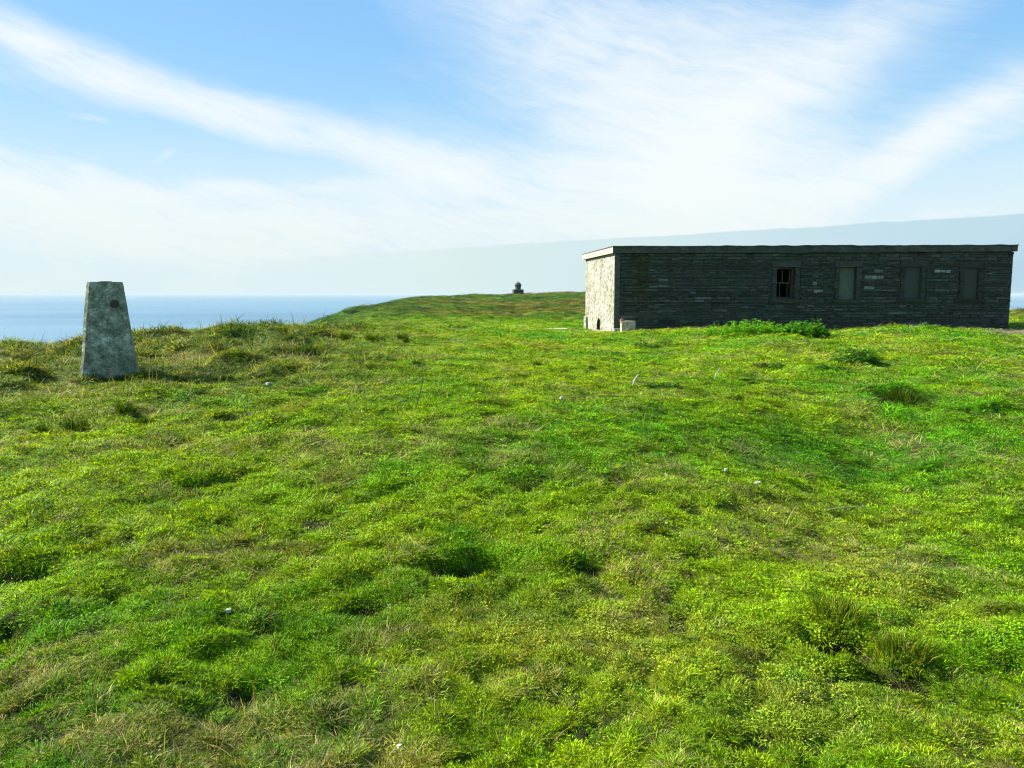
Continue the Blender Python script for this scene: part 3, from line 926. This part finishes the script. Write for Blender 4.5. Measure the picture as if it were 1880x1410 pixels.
    bmesh.ops.recalc_face_normals(bm, faces=bm.faces)
    from_bm('patch', bm, simple_mat('patch_cement', [(.3, (.035, .04, .036)), (.7, (.06, .062, .05))], 12), roof)
    # openings
    wood = simple_mat('weathered_wood', [(.3, (.045, .026, .020)), (.7, (.12, .075, .060))], 14, stretch=(3, 3, .4))
    for k, w in enumerate(wins):
        we = None
        mb = MB(); g = rs.uniform(.9, 1.1); dc = tuple(q * g * (.72, .62, .52, .50)[k] for q in (.074, .082, .062))
        # dressed margins: lintel, jamb stones and sill
        mb.slab(w[0] - .17, w[1] + .17, w[3] + .002, w[3] + .20, -.052, .002, tuple(q * 1.15 for q in dc), .002, rs)
        for side in (0, 1):
            zz = w[2]; 
            while zz < w[3] - .01:
                hh = min(rs.uniform(.14, .26), w[3] - zz); ww = rs.uniform(.12, .19); v = rs.uniform(.8, 1.25)
                if side == 0: mb.slab(w[0] - ww, w[0] - .001, zz + .003, zz + hh - .003, -.050, .002, tuple(q * v for q in dc), .002, rs)
                else: mb.slab(w[1] + .001, w[1] + ww, zz + .003, zz + hh - .003, -.050, .002, tuple(q * v for q in dc), .002, rs)
                zz += hh
        sur = mb
        if k == 0:
            mbf = MB()
            fr = from_bm('window', _frame_bm(w, .13, .045, .05), wood, root)
            fr['label'] = 'open window with a broken timber sash'
            sur.build('surround', dressed, fr)
            m2 = MB(); m2.boxy(w[0] - .20, w[1] + .20, -.085, .12, w[2] - .11, w[2] - .003, dc); m2.build('sill', dressed, fr)
            wd, ht = w[1] - w[0], w[3] - w[2]; mid = (w[2] + w[3]) / 2 + .02
            bm = bmesh.new()
            for (xx, lean) in ((w[0] + wd * .40, 0), (w[0] + wd * .80, .0)):
                box(bm, xx, xx + .028, .15, .18, mid, w[3] - .05)
            box(bm, w[0] + .046, w[1] - .046, .15, .19, mid - .022, mid + .018)
            from_bm('upper_sash', bm, wood, fr)
            bm = bmesh.new()
            for xx in (w[0] + wd * .31, w[0] + wd * .73): box(bm, xx, xx + .026, .20, .225, w[2] + .07, mid - .024)
            box(bm, w[0] + .046, w[1] - .046, .195, .225, w[2] + .04, w[2] + .075)
            from_bm('lower_sash', bm, wood, fr)
        else:
            rec = (.10, .045, .03)[k - 1]
            pm = simple_mat('infill_cement', [(.3, ((.076, .094, .066), (.042, .049, .038), (.040, .046, .035))[k - 1]), (.7, ((.125, .15, .105), (.062, .070, .054), (.056, .063, .048))[k - 1])], 6, stretch=(3, 1, .7), bumpd=.004)
            bm = bmesh.new(); box(bm, w[0] + .002, w[1] - .002, rec, T - .05, w[2] + .002, w[3] - .002); fr = from_bm('blocked_window', bm, pm, root)
            sur.build('surround', dressed, fr)
            m2 = MB(); m2.boxy(w[0] - (.20, .24, .26)[k - 1], w[1] + (.14, .20, .22)[k - 1], -.080, .06, w[2] - .10, w[2] - .003, tuple(q * .9 for q in dc)); m2.build('sill', dressed, fr)
    # iron sockets beside the corner, with the lichen stain under them
    iron = simple_mat('rusty_iron', [(.3, (.012, .010, .008)), (.7, (.05, .03, .015))], 20)
    for (px, py) in ((1170.6, 469.5), (1184, 469), (1171, 483), (1185, 482), (1168, 490), (1171, 496), (1185, 495.5)):
        bm = bmesh.new(); bmesh.ops.create_cone(bm, cap_ends=True, segments=12, radius1=.032, radius2=.026, depth=.03, matrix=Matrix.Translation((tx(px), -.052, tz(px, py))) @ Matrix.Rotation(R(90), 4, 'X'))
        from_bm('socket', bm, iron, root)
    rs2 = random.Random(8)
    for i in range(300):          # lichen crust, part of the wall's face
        u = rs2.gauss(0, .33); t_ = rs2.random() ** 1.3
        if rs2.random() > 1.15 - t_ * .8: continue
        px = 1177 + u * 17; py = 470 + t_ * 95
        r_ = rs2.uniform(.010, .032); cx, cz = tx(px), tz(px, py); v = rs2.uniform(.5, 1.2)
        wall_mb.slab(cx - r_, cx + r_, cz - r_ * .7, cz + r_ * .7, -.047 - rs2.uniform(0, .003), -.03, (.085 * v, .066 * v, .014 * v), .008, rs2)
    # pale stones
    mb = wall_mb
    for (px, py, w_, h_, b) in ((1237, 475, 15, 3, .16), (1195, 496, 12, 3, .16), (1197, 526, 16, 3.5, .22), (1216, 525.5, 18, 4, .24), (1270, 537, 10, 4, .18), (1218, 552, 20, 5, .15),
        (1150, 582, 23, 4, .24), (1194, 572, 40, 3, .16), (1225, 571, 30, 3, .2), (1255, 591, 14, 4, .14), (1330, 536, 9, 3, .12), (1320, 570, 24, 5, .16), (1370, 565, 26, 3, .16), (1395, 571, 14, 3, .16), (1467, 563, 14, 3, .22),
        (1485, 562, 12, 2.5, .2), (1502, 570, 20, 2.5, .2), (1536, 568, 16, 2.5, .2), (1563, 569, 10, 2.5, .2), (1491, 521, 7, 6, .32), (1493, 535, 7, 6, .4), (1501, 534, 10, 5, .34), (1499, 549, 18, 3, .12),
        (1605, 497, 16, 7, .22), (1598, 509, 34, 6, .36), (1590, 528, 18, 5, .34), (1627, 484, 12, 5, .12), (1722, 498, 29, 5.5, .42), (1624, 533, 22, 5, .16), (1480, 476, 14, 3, .12), (1508, 477, 16, 3, .13), (1679, 579, 18, 5, .13), (1811, 580, 18, 4, .16), (1807, 503, 14, 3, .18), (1737, 554, 14, 4, .16), (1696, 553, 22, 4, .13), (1423, 468, 22, 4, .18)):
        X0, X1 = tx(px - w_ / 2), tx(px + w_ / 2); Z0, Z1 = tz(px, py + h_ / 2), tz(px, py - h_ / 2)
        n = max(1, int((X1 - X0) / .16))
        for i in range(n):
            a = X0 + (X1 - X0) * i / n; v = b * .62 * rs.uniform(.75, 1.15)
            mb.slab(a + .002, a + (X1 - X0) / n - .004, Z0 + rs.uniform(-.01, .01), Z1 + rs.uniform(-.01, .01), -.056, -.01, (v, v * 1.06, v * .93), .006, rs)
    mb.build('front_wall', sm, root)
    return root


def _frame_bm(w, y, th, dp):
    bm = bmesh.new(); e = .002
    box(bm, w[0] + e, w[0] + th, y, y + dp + .06, w[2] + e, w[3] - e); box(bm, w[1] - th, w[1] - e, y, y + dp + .06, w[2] + e, w[3] - e)
    box(bm, w[0] + th + .001, w[1] - th - .001, y, y + dp + .06, w[3] - th, w[3] - e); box(bm, w[0] + th + .001, w[1] - th - .001, y, y + dp + .06, w[2] + e, w[2] + .04)
    return bm


def harl_mat():
    """pebble-dash render, lichen-speckled"""
    m, nt, o = mat('harled_render')
    p = nt.nodes.new('ShaderNodeBsdfPrincipled'); nt.links.new(p.outputs[0], o.inputs[0])
    g = nt.nodes.new('ShaderNodeTexCoord')
    v = nt.nodes.new('ShaderNodeTexVoronoi'); v.inputs['Scale'].default_value = 11; nt.links.new(g.outputs['Object'], v.inputs['Vector'])
    n = tex_noise(nt, g.outputs['Object'], 9, 6, .8); n2 = tex_noise(nt, g.outputs['Object'], 1.3, 4, .6)
    c = ramp(nt, n.outputs[0], [(.38, (.06, .06, .05)), (.46, (.22, .215, .175)), (.58, (.38, .375, .335))])
    c = mixrgb(nt, 1.0, c, ramp(nt, v.outputs['Distance'], [(.0, (.82, .82, .8)), (.35, (1, 1, 1))]), 'MULTIPLY')
    c = mixrgb(nt, 1.0, c, ramp(nt, n2.outputs[0], [(.35, (.75, .75, .62)), (.65, (1.1, 1.1, 1.1))]), 'MULTIPLY')
    nt.links.new(c, p.inputs['Base Color']); p.inputs['Roughness'].default_value = .95; p.inputs['Specular IOR Level'].default_value = .1
    nt.links.new(bump(nt, n.outputs[0], .8, .03), p.inputs['Normal'])
    return m


def concrete_mat(name, stops, sc=5):
    return simple_mat(name, stops, sc, stretch=(1, 1, 1.5), bumpd=.01)


build_building()

# ------------------------------------------------------------------ survey pillar
def build_pillar():
    a, b = ray(203, 690); d = 10.2
    x, y = a * d, d
    z = EYE + b * d + .02
    root = empty('survey_pillar', (x, y, z), -math.atan(a) * -1 * -1)
    root.rotation_euler = (0, 0, math.atan2(-a, 1.0) + R(4.0) * -1 + R(0))
    root.rotation_euler[2] = math.atan(-a) - R(3.5)
    tag(root, 'tapered weathered concrete survey pillar standing alone on the grassy rise', 'pillar')
    m, nt, o = mat('weathered_concrete')
    p = nt.nodes.new('ShaderNodeBsdfPrincipled'); nt.links.new(p.outputs[0], o.inputs[0])
    g = nt.nodes.new('ShaderNodeTexCoord')
    n = tex_noise(nt, g.outputs['Object'], 9, 10, .80); n2 = tex_noise(nt, g.outputs['Object'], 34, 6, .8); n3 = tex_noise(nt, g.outputs['Object'], 2.2, 3, .6)
    c = ramp(nt, n.outputs[0], [(.36, (.070, .090, .055)), (.46, (.17, .195, .125)), (.54, (.29, .315, .225)), (.63, (.60, .61, .48))])
    c = mixrgb(nt, 1.0, c, ramp(nt, n2.outputs[0], [(.3, (.45, .5, .45)), (.55, (1, 1, 1)), (.72, (1.6, 1.6, 1.5))]), 'MULTIPLY')
    c = mixrgb(nt, ramp(nt, n3.outputs[0], [(.5, (0, 0, 0)), (.68, (.6, .6, .6))]), c, (.06, .095, .035))
    nt.links.new(c, p.inputs['Base Color']); p.inputs['Roughness'].default_value = .92; p.inputs['Specular IOR Level'].default_value = .15
    nt.links.new(bump(nt, n2.outputs[0], .8, .012), p.inputs['Normal'])
    H = 1.175; wb, wt = .322, .198
    bm = bmesh.new(); rings = []; N = 26
    for k in range(N + 1):
        t = k / N; zz = -.15 + (H + .15) * t; tt = max(0, zz / H); w = wb + (wt - wb) * tt; ch = .035
        pts = [(-w + ch, -w), (w - ch, -w), (w, -w + ch), (w, w - ch), (w - ch, w), (-w + ch, w), (-w, w - ch), (-w, -w + ch)]
        if k == N: pts = [(q[0] * .975, q[1] * .975) for q in pts]
        ring = []
        for (qx, qy) in pts:
            j = (fbm(np.array([qx * 5 + zz * 3]), np.array([qy * 5 + zz * 4]), 401, 3)[0] - .5) * .016
            ring.append(bm.verts.new((qx + j, qy + j, zz)))
        rings.append(ring)
    for k in range(N):
        for i in range(8): bm.faces.new((rings[k][i], rings[k][(i + 1) % 8], rings[k + 1][(i + 1) % 8], rings[k + 1][i]))
    bm.faces.new(rings[-1]); bm.faces.new(rings[0][::-1])
    from_bm('pillar_body', bm, m, root)
    # sighting-hole cover, dark and round, high on the face
    sl = math.atan((wb - wt) / H); zc = H - .275; xc = .105
    yf = -(wb + (wt - wb) * zc / H)
    bm = bmesh.new()
    M = Matrix.Translation((xc, yf - .004, zc)) @ Matrix.Rotation(R(90) - sl, 4, 'X')
    bmesh.ops.create_cone(bm, cap_ends=True, segments=28, radius1=.052, radius2=.055, depth=.018, matrix=M)
    cover = from_bm('cover', bm, simple_mat('dark_iron', [(.3, (.020, .020, .014)), (.7, (.085, .065, .040))], 25, rough=.7), root)
    bm = bmesh.new(); bmesh.ops.create_cone(bm, cap_ends=True, segments=20, radius1=.020, radius2=.020, depth=.012, matrix=Matrix.Translation((xc, yf - .017, zc)) @ Matrix.Rotation(R(90) - sl, 4, 'X'))
    from_bm('plug', bm, simple_mat('iron_plug', [(.3, (.02, .02, .02)), (.7, (.06, .05, .04))], 25, rough=.5), cover)
    # metal mounting ring let into the top
    bm = bmesh.new(); bmesh.ops.create_cone(bm, cap_ends=True, segments=24, radius1=.075, radius2=.075, depth=.012, matrix=Matrix.Translation((0, 0, H + .004)))
    from_bm('mounting_ring', bm, simple_mat('brass', [(.3, (.10, .08, .03)), (.7, (.22, .18, .08))], 25, rough=.5), root)
    # concrete footing just showing at the left
    bm = bmesh.new(); box(bm, -.66, .30, -.16, .36, -.16, .012, bev=.012)
    from_bm('footing', bm, simple_mat('footing_concrete', [(.3, (.22, .18, .12)), (.7, (.46, .38, .28))], 12), root)
    return root
build_pillar()

# ------------------------------------------------------------------ far cairn tower
def build_tower():
    d = 133.0; a, b = ray(951, 541.0)
    x, y = a * d, d; z = gz(x, y)
    zt = EYE + ray(951, 516.5)[1] * d; H = zt - z
    s = d / FPX                                    # metres per photo pixel at that distance
    root = empty('memorial_tower', (x, y, z), R(8)); tag(root, 'small dark domed stone tower on a square plinth, far off on the hilltop', 'tower')
    dm = simple_mat('dark_masonry', [(.3, (.022, .032, .028)), (.7, (.075, .09, .075))], 2.5, bumpd=.05)
    zp = EYE + ray(951, 531.5)[1] * d - z
    bm = bmesh.new(); w = 9.2 * s; box(bm, -w, w, -w, w, -.5, zp * .86, bev=.03); box(bm, -w * 1.05, w * 1.05, -w * 1.05, w * 1.05, zp * .86 + .002, zp, bev=.03)
    from_bm('plinth', bm, dm, root)
    def lathe(name, prof, seg=12):
        bm = bmesh.new(); rings = []
        for (r, zz) in prof: rings.append([bm.verts.new((r * math.cos(i * 2 * math.pi / seg), r * math.sin(i * 2 * math.pi / seg), zz)) for i in range(seg)])
        for k in range(len(rings) - 1):
            for i in range(seg): bm.faces.new((rings[k][i], rings[k][(i + 1) % seg], rings[k + 1][(i + 1) % seg], rings[k + 1][i]))
        bm.faces.new(rings[0][::-1]); bm.faces.new(rings[-1])
        return from_bm(name, bm, dm, root)
    R0 = 5.8 * s; T = H - zp
    lathe('shaft', [(R0 * .95, zp + .002), (R0 * .90, zp + T * .20), (R0, zp + T * .42), (R0 * 1.12, zp + T * .52), (R0 * 1.12, zp + T * .58)])
    lathe('dome', [(R0 * 1.02, zp + T * .582), (R0 * .92, zp + T * .68), (R0 * .70, zp + T * .79), (R0 * .40, zp + T * .86), (R0 * .16, zp + T * .88)])
    lathe('finial', [(R0 * .17, zp + T * .882), (R0 * .22, zp + T * .93), (R0 * .12, zp + T * .98), (R0 * .03, zp + T)], 8)
build_tower()

# ------------------------------------------------------------------ blocks and stones
def rock(name, loc, size, seed, m, rz=0.0, rough=.12, cuts=2, flat=False):
    bm = bmesh.new(); bmesh.ops.create_cube(bm, size=1.0)
    bmesh.ops.subdivide_edges(bm, edges=bm.edges[:], cuts=cuts + 1, use_grid_fill=True)
    rs = np.random.default_rng(seed)
    for v in bm.verts:
        c = np.array(v.co)
        if not flat: c = c * (1 - .28 * (np.linalg.norm(c) - .5))
        n = fbm(np.array([c[0] * 3 + seed]), np.array([c[1] * 3 + c[2] * 2.3]), seed, 2)[0] - .5
        c = c * (1 + n * rough * 3) + rs.normal(0, rough * .04, 3)
        v.co = Vector((c[0] * size[0], c[1] * size[1], c[2] * size[2]))
    o = from_bm(name, bm, m); o.location = loc; o.rotation_euler = (0, 0, rz)
    return o

pale_m = simple_mat('pale_stone', [(.3, (.32, .31, .26)), (.7, (.55, .53, .46))], 14)
def place_px(px, py, dz=0.0):
    x, y = hit(px, py); return x, y, gz(x, y) + dz

x, y = (1152 - 940) / FPX * 23.2, 23.2
b1 = rock('stone_block', (x, y, EYE + ray(1152, 600)[1] * 23.2), (.39, .26, .34), 3, simple_mat('ochre_block', [(.3, (.22, .15, .08)), (.5, (.38, .33, .23)), (.7, (.50, .46, .34))], 7), R(3), .05, flat=True)
tag(b1, 'squat pale ochre stone block with orange lichen at the corner of the building', 'block')
b2 = rock('broken_brick', (x - .17, y - .0, EYE + ray(1152, 592)[1] * 23.2 + .045), (.11, .10, .12), 9, simple_mat('red_brick', [(.3, (.14, .05, .035)), (.7, (.26, .12, .09))], 9), R(20), .16)
tag(b2, 'small reddish broken brick sitting on top of the ochre block', 'brick')
x, y = (1022 - 940) / FPX * 26, 26.0
b3 = rock('stone_slab', (x, y, EYE + ray(1025, 608)[1] * 26), (.66, .5, .17), 5, simple_mat('buff_slab', [(.3, (.26, .23, .13)), (.7, (.46, .42, .30))], 6), R(-4), .04, flat=True)
tag(b3, 'low flat buff slab lying in the grass left of the building', 'slab')
b4 = rock('threshold_slab', ((1136 - 940) / FPX * 23.5, 23.5, EYE + ray(1136, 605.5)[1] * 23.5), (.30, .3, .06), 6, simple_mat('grey_slab', [(.3, (.12, .13, .14)), (.7, (.26, .27, .28))], 6), R(2), .04, flat=True)
tag(b4, 'thin grey stone slab between the building corner and the ochre block', 'slab')
for i, (px, py, s, lab, dz) in enumerate(((1031, 732, .028, 'small white stone near the centre of the slope', .02), (492, 706, .035, 'small white stone in the grass right of the survey pillar', .02),
        (1390, 907, .034, 'flat pale sliver of stone on the right of the slope', .025), (420, 1133, .020, 'white pebble low on the left of the foreground turf', .028),
        (1332, 877, .020, 'tiny white pebble above the pale sliver of stone', .02), (733, 1368, .012, 'tiny grey pebble at the bottom middle of the turf', .02))):
    x, y, z = place_px(px, py, dz)
    sz = (s * (2.2 if i == 2 else 1.2), s * 1.0, s * (.45 if i == 2 else .9))
    o = rock('pebble', (x, y, z), sz, 20 + i, pale_m, rng.uniform(0, 1), .08); tag(o, lab, 'stone', 'pale pebbles lying in the grass')

# ------------------------------------------------------------------ stalks and sticks
def stick(name, pts, r0, r1, m):
    bm = bmesh.new(); rings = []; sg = 6
    for k, p in enumerate(pts):
        d = (Vector(pts[min(k + 1, len(pts) - 1)]) - Vector(pts[max(k - 1, 0)])).normalized()
        q = d.to_track_quat('Z', 'Y'); r = r0 + (r1 - r0) * k / (len(pts) - 1)
        rings.append([bm.verts.new(Vector(p) + q @ Vector((r * math.cos(i * 2 * math.pi / sg), r * math.sin(i * 2 * math.pi / sg), 0))) for i in range(sg)])
    for k in range(len(rings) - 1):
        for i in range(sg): bm.faces.new((rings[k][i], rings[k][(i + 1) % sg], rings[k + 1][(i + 1) % sg], rings[k + 1][i]))
    bm.faces.new(rings[0][::-1]); bm.faces.new(rings[-1])
    org = Vector(pts[0])
    for v in bm.verts: v.co -= org
    o = from_bm(name, bm, m); o.location = org; return o
straw_m = simple_mat('dry_stem', [(.3, (.30, .24, .12)), (.7, (.52, .44, .26))], 20, stretch=(1, 1, 1))
dark_m = simple_mat('dark_stem', [(.3, (.03, .05, .02)), (.7, (.07, .09, .04))], 20)
x, y, z = place_px(768, 758)
hgt = .36
pp = [(x + .05 * math.sin(t * 1.6) * 1.0 - .03 * (1 - t), y + .03 * t, z + hgt * t) for t in np.linspace(0, 1, 9)]
o = stick('grass_stalk', pp, .0055, .0035, dark_m); tag(o, 'thin dark upright grass stalk bending at its foot, middle of the slope', 'stalk')
x, y, z = place_px(1520, 950, .035); x1, y1, z1 = place_px(1591, 945, .05)
o = stick('dry_stem', [(x + (x1 - x) * t, y + (y1 - y) * t, z + (z1 - z) * t + .01 * math.sin(3 * t)) for t in np.linspace(0, 1, 6)], .004, .003, straw_m); tag(o, 'straw coloured stem lying flat on the turf below the right hand hollow', 'stem')
for (px, py, qx, qy, lab, nm, mm, rr) in ((1160, 708, 1172, 688, 'short pale grey stake leaning beside a dark leafy plant', 'stake', 'p', .016), (1310, 696, 1322, 676, 'short pale stake leaning alone on the upper slope', 'stake', 'p', .009)):
    x, y, z = place_px(px, py); a, b = ray(qx, qy)
    o = stick(nm, [(x, y, z - .05), ((x + a * y) / 2, y + .02, (z + EYE + b * y) / 2), (a * y, y, EYE + b * y)], rr, rr * .8, simple_mat('grey_wood', [(.3, (.20, .19, .15)), (.7, (.42, .40, .34))], 20)); tag(o, lab, 'stake')

# ------------------------------------------------------------------ plants and tussocks, each a thing
PLM = blade_mat('plant_leaf', 'OBJECT', trans=.35)
def plant_colour(o, c):
    o['tint'] = (c[0], c[1], c[2])
def leafy(name, loc, rx, ry, h, n, size, seed, narrow=.42, spiky=False):
    rs = random.Random(seed); V = []; F = []; S = []; SV = []; 
    nst = max(5, n // 14)
    for s in range(nst):
        a = rs.uniform(0, 6.283); r = math.sqrt(rs.random()); bx, by = rx * r * math.cos(a), ry * r * math.sin(a)
        hh = h * rs.uniform(.55, 1.05) * (1 - .45 * r * r); lx, ly = rs.gauss(0, .25) * hh, rs.gauss(0, .25) * hh
        gzz = gz(loc[0] + bx, loc[1] + by) - loc[2]
        for q in range(n // nst):
            t = rs.uniform(.1, 1.0) ** .7; cx, cy, cz = bx + lx * t, by + ly * t, gzz + hh * t
            al = rs.uniform(0, 6.283); L = size * rs.uniform(.55, 1.25) * (1.15 - .4 * t); wd = L * narrow * .5
            up = rs.uniform(-.45, .55); dx, dy = math.cos(al) * math.cos(up), math.sin(al) * math.cos(up); dz = math.sin(up)
            nx, ny = -math.sin(al), math.cos(al); tw = rs.uniform(-.4, .4)
            k = len(V); fold = -.18 * L
            P0 = (cx, cy, cz); M1 = (cx + dx * L * .45, cy + dy * L * .45, cz + dz * L * .45); P1 = (cx + dx * L, cy + dy * L, cz + dz * L + fold * .6)
            V += [P0, (M1[0] + nx * wd, M1[1] + ny * wd, M1[2] + tw * wd + .02 * L), (M1[0], M1[1], M1[2] - .06 * L), (M1[0] - nx * wd, M1[1] - ny * wd, M1[2] - tw * wd + .02 * L), P1]
            F += [(k, k + 1, k + 2), (k, k + 2, k + 3), (k + 1, k + 4, k + 2), (k + 2, k + 4, k + 3)]
            b = rs.uniform(.6, 1.35); S += [(b, b, b * rs.uniform(.7, 1.2))] * 5
    me = bpy.data.meshes.new(name); me.from_pydata(V, [], F); me.update()
    at = me.attributes.new('shade', 'FLOAT_COLOR', 'POINT'); c = np.ones((len(V), 4), np.float32); c[:, :3] = S; at.data.foreach_set('color', c.ravel())
    return me

def make_plant(name, px, py, d, wpx, hpx, n, size, seed, col, label, cat='plant', narrow=.5, group=None, top=None):
    a, b = ray(px, py)
    if d is None: x, y = hit(px, py); d = y
    else: x, y = a * d, d
    z = gz(x, y); s = math.hypot(x, y) / FPX
    if d is not None and top is not None: hpx = max(hpx, (EYE + ray(px, top)[1] * y - z) / s)
    me = leafy(name, (x, y, z), wpx * s / 2, wpx * s / 2 * .7, hpx * s, n, size, seed, narrow)
    root = empty(name, (x, y, z)); tag(root, label, cat, group)
    lv = link('leaves', me, PLM, root); plant_colour(lv, col)
    # stems
    rs = random.Random(seed)
    for i in range(3):
        q = rs.uniform(0, 6.283); r = wpx * s * .3 * rs.random(); p0 = Vector((r * math.cos(q), r * math.sin(q) * .7, -.03)); p1 = p0 + Vector((rs.gauss(0, .12) * hpx * s, rs.gauss(0, .12) * hpx * s, hpx * s * rs.uniform(.5, .9)))
        dd = (p1 - p0); bm = bmesh.new(); bmesh.ops.create_cone(bm, cap_ends=True, segments=5, radius1=.006, radius2=.003, depth=dd.length, matrix=Matrix.Translation((p0 + p1) / 2) @ dd.to_track_quat('Z', 'Y').to_matrix().to_4x4())
        from_bm('stem', bm, dark_m, root)
    return root

G1 = (.105, .29, .010)
make_plant('nettle_clump', 1385, 609, 18.0, 130, 24, 3400, .085, 1, G1, 'bright green broad leafed clump under the open window, left of a darker clump', top=584, group='weeds against the building')
make_plant('nettle_clump', 1478, 614, 17.6, 76, 30, 2200, .095, 2, (.075, .24, .012), 'darker green rounded clump right of the bright one, below the open window', top=586, group='weeds against the building')
make_plant('nettle_clump', 1310, 606, 18.4, 40, 14, 500, .07, 3, G1, 'small light green sprig at the left end of the leafy clumps', top=589, group='weeds against the building')
make_plant('flowering_weed', 1690, 601, 18.9, 60, 9, 300, .045, 4, (.22, .25, .32), 'low bluish white flecked weeds on the crest before the blocked windows', top=591)
make_plant('thistle', 1575, 668, None, 74, 32, 420, .17, 5, (.06, .16, .02), 'sprawling green thistle with long leaves on the right slope', narrow=.24)
make_plant('dock_plant', 1520, 682, None, 40, 12, 240, .07, 6, (.03, .11, .012), 'low dark green dock left of the sprawling thistle')
make_plant('dock_plant', 1425, 676, None, 40, 12, 260, .07, 7, (.05, .15, .012), 'green dock beside a brown dead plant')
make_plant('dead_plant', 1400, 676, None, 24, 10, 180, .05, 8, (.06, .025, .015), 'brown withered plant left of a green dock')
make_plant('dock_plant', 1215, 712, None, 66, 13, 420, .07, 9, (.03, .10, .010), 'dark low leafy plant beside the leaning grey stake')
make_plant('dock_plant', 1188, 640, None, 50, 17, 320, .075, 10, (.035, .12, .012), 'dark green plant below the ochre block')
make_plant('dock_plant', 850, 603, None, 60, 12, 300, .09, 11, (.03, .09, .012), 'dark low plant at the foot of the far hill')
make_plant('dock_plant', 1372, 704, None, 26, 8, 120, .06, 12, (.03, .12, .010), 'small green plant on the bare middle of the right slope')
make_plant('dock_plant', 1135, 655, None, 30, 9, 140, .06, 13, (.035, .12, .010), 'small dark plant left of the larger one below the ochre block')

def tussock(px, py, wpx, hpx, label, seed):
    x, y = hit(px, py); dist = math.hypot(x, y); s = dist / FPX; z = gz(x, y)
    w, h = wpx * s / 2 * rng.uniform(.9, 1.15), max(hpx * s * .8, .05)
    rs = random.Random(seed); V = []; F = []; S = []; n = int(260 + 900 * w); bw = max(.0028, dist * .00042)
    for i in range(n):
        a = rs.uniform(0, 6.283); r = math.sqrt(rs.random()) * (.75 + .35 * math.sin(a * 2 + seed) + .15 * math.sin(a * 5 + seed * 2)); bx, by = w * r * math.cos(a), w * .8 * r * math.sin(a)
        dome = h * .45 * (1 - r * r); zz = gz(x + bx, y + by) - z + dome * .8 if i % 6 == 0 else None
        if zz is None: zz = lastz
        lastz = zz
        L = h * rs.uniform(.35, 1.15) * (1.1 - .45 * r); th = rs.uniform(0, 6.283); da = a + rs.uniform(-.8, .8); ln = rs.uniform(.2, .95) * (.4 + .8 * r)
        k = len(V); b = rs.uniform(.5, 1.3); dry = rs.random() < .22
        zb_ = dome - .02
        for q in range(4):
            t = q / 3; o_ = ln * L * (t * .5 + .6 * t * t); zq = zb_ + L * (t - .45 * ln * t * t); ww = bw * (1 - .6 * t)
            cx, cy = bx + math.cos(da) * o_, by + math.sin(da) * o_; c = b * (.8 + .3 * t); col = (c * 3.2, c * 1.6, c * 2.2) if dry else (c, c, c)
            if q < 3: V += [(cx - math.cos(th) * ww, cy - math.sin(th) * ww, zq), (cx + math.cos(th) * ww, cy + math.sin(th) * ww, zq)]; S += [col, col]
            else: V.append((cx, cy, zq)); S.append(col)
        F += [(k, k + 1, k + 3, k + 2), (k + 2, k + 3, k + 5, k + 4), (k + 4, k + 5, k + 6)]
    me = bpy.data.meshes.new('tussock'); me.from_pydata(V, [], F); me.update()
    at = me.attributes.new('shade', 'FLOAT_COLOR', 'POINT'); c = np.ones((len(V), 4), np.float32); c[:, :3] = S; at.data.foreach_set('color', c.ravel())
    o = link('grass_tussock', me, PLM); o.location = (x, y, z); tag(o, label, 'tussock', 'grass tussocks on the slope')
    plant_colour(o, (.030, .078, .004) if py < 900 else (.075, .140, .007))
for i, t in enumerate(TUS): tussock(*t, 500 + i)
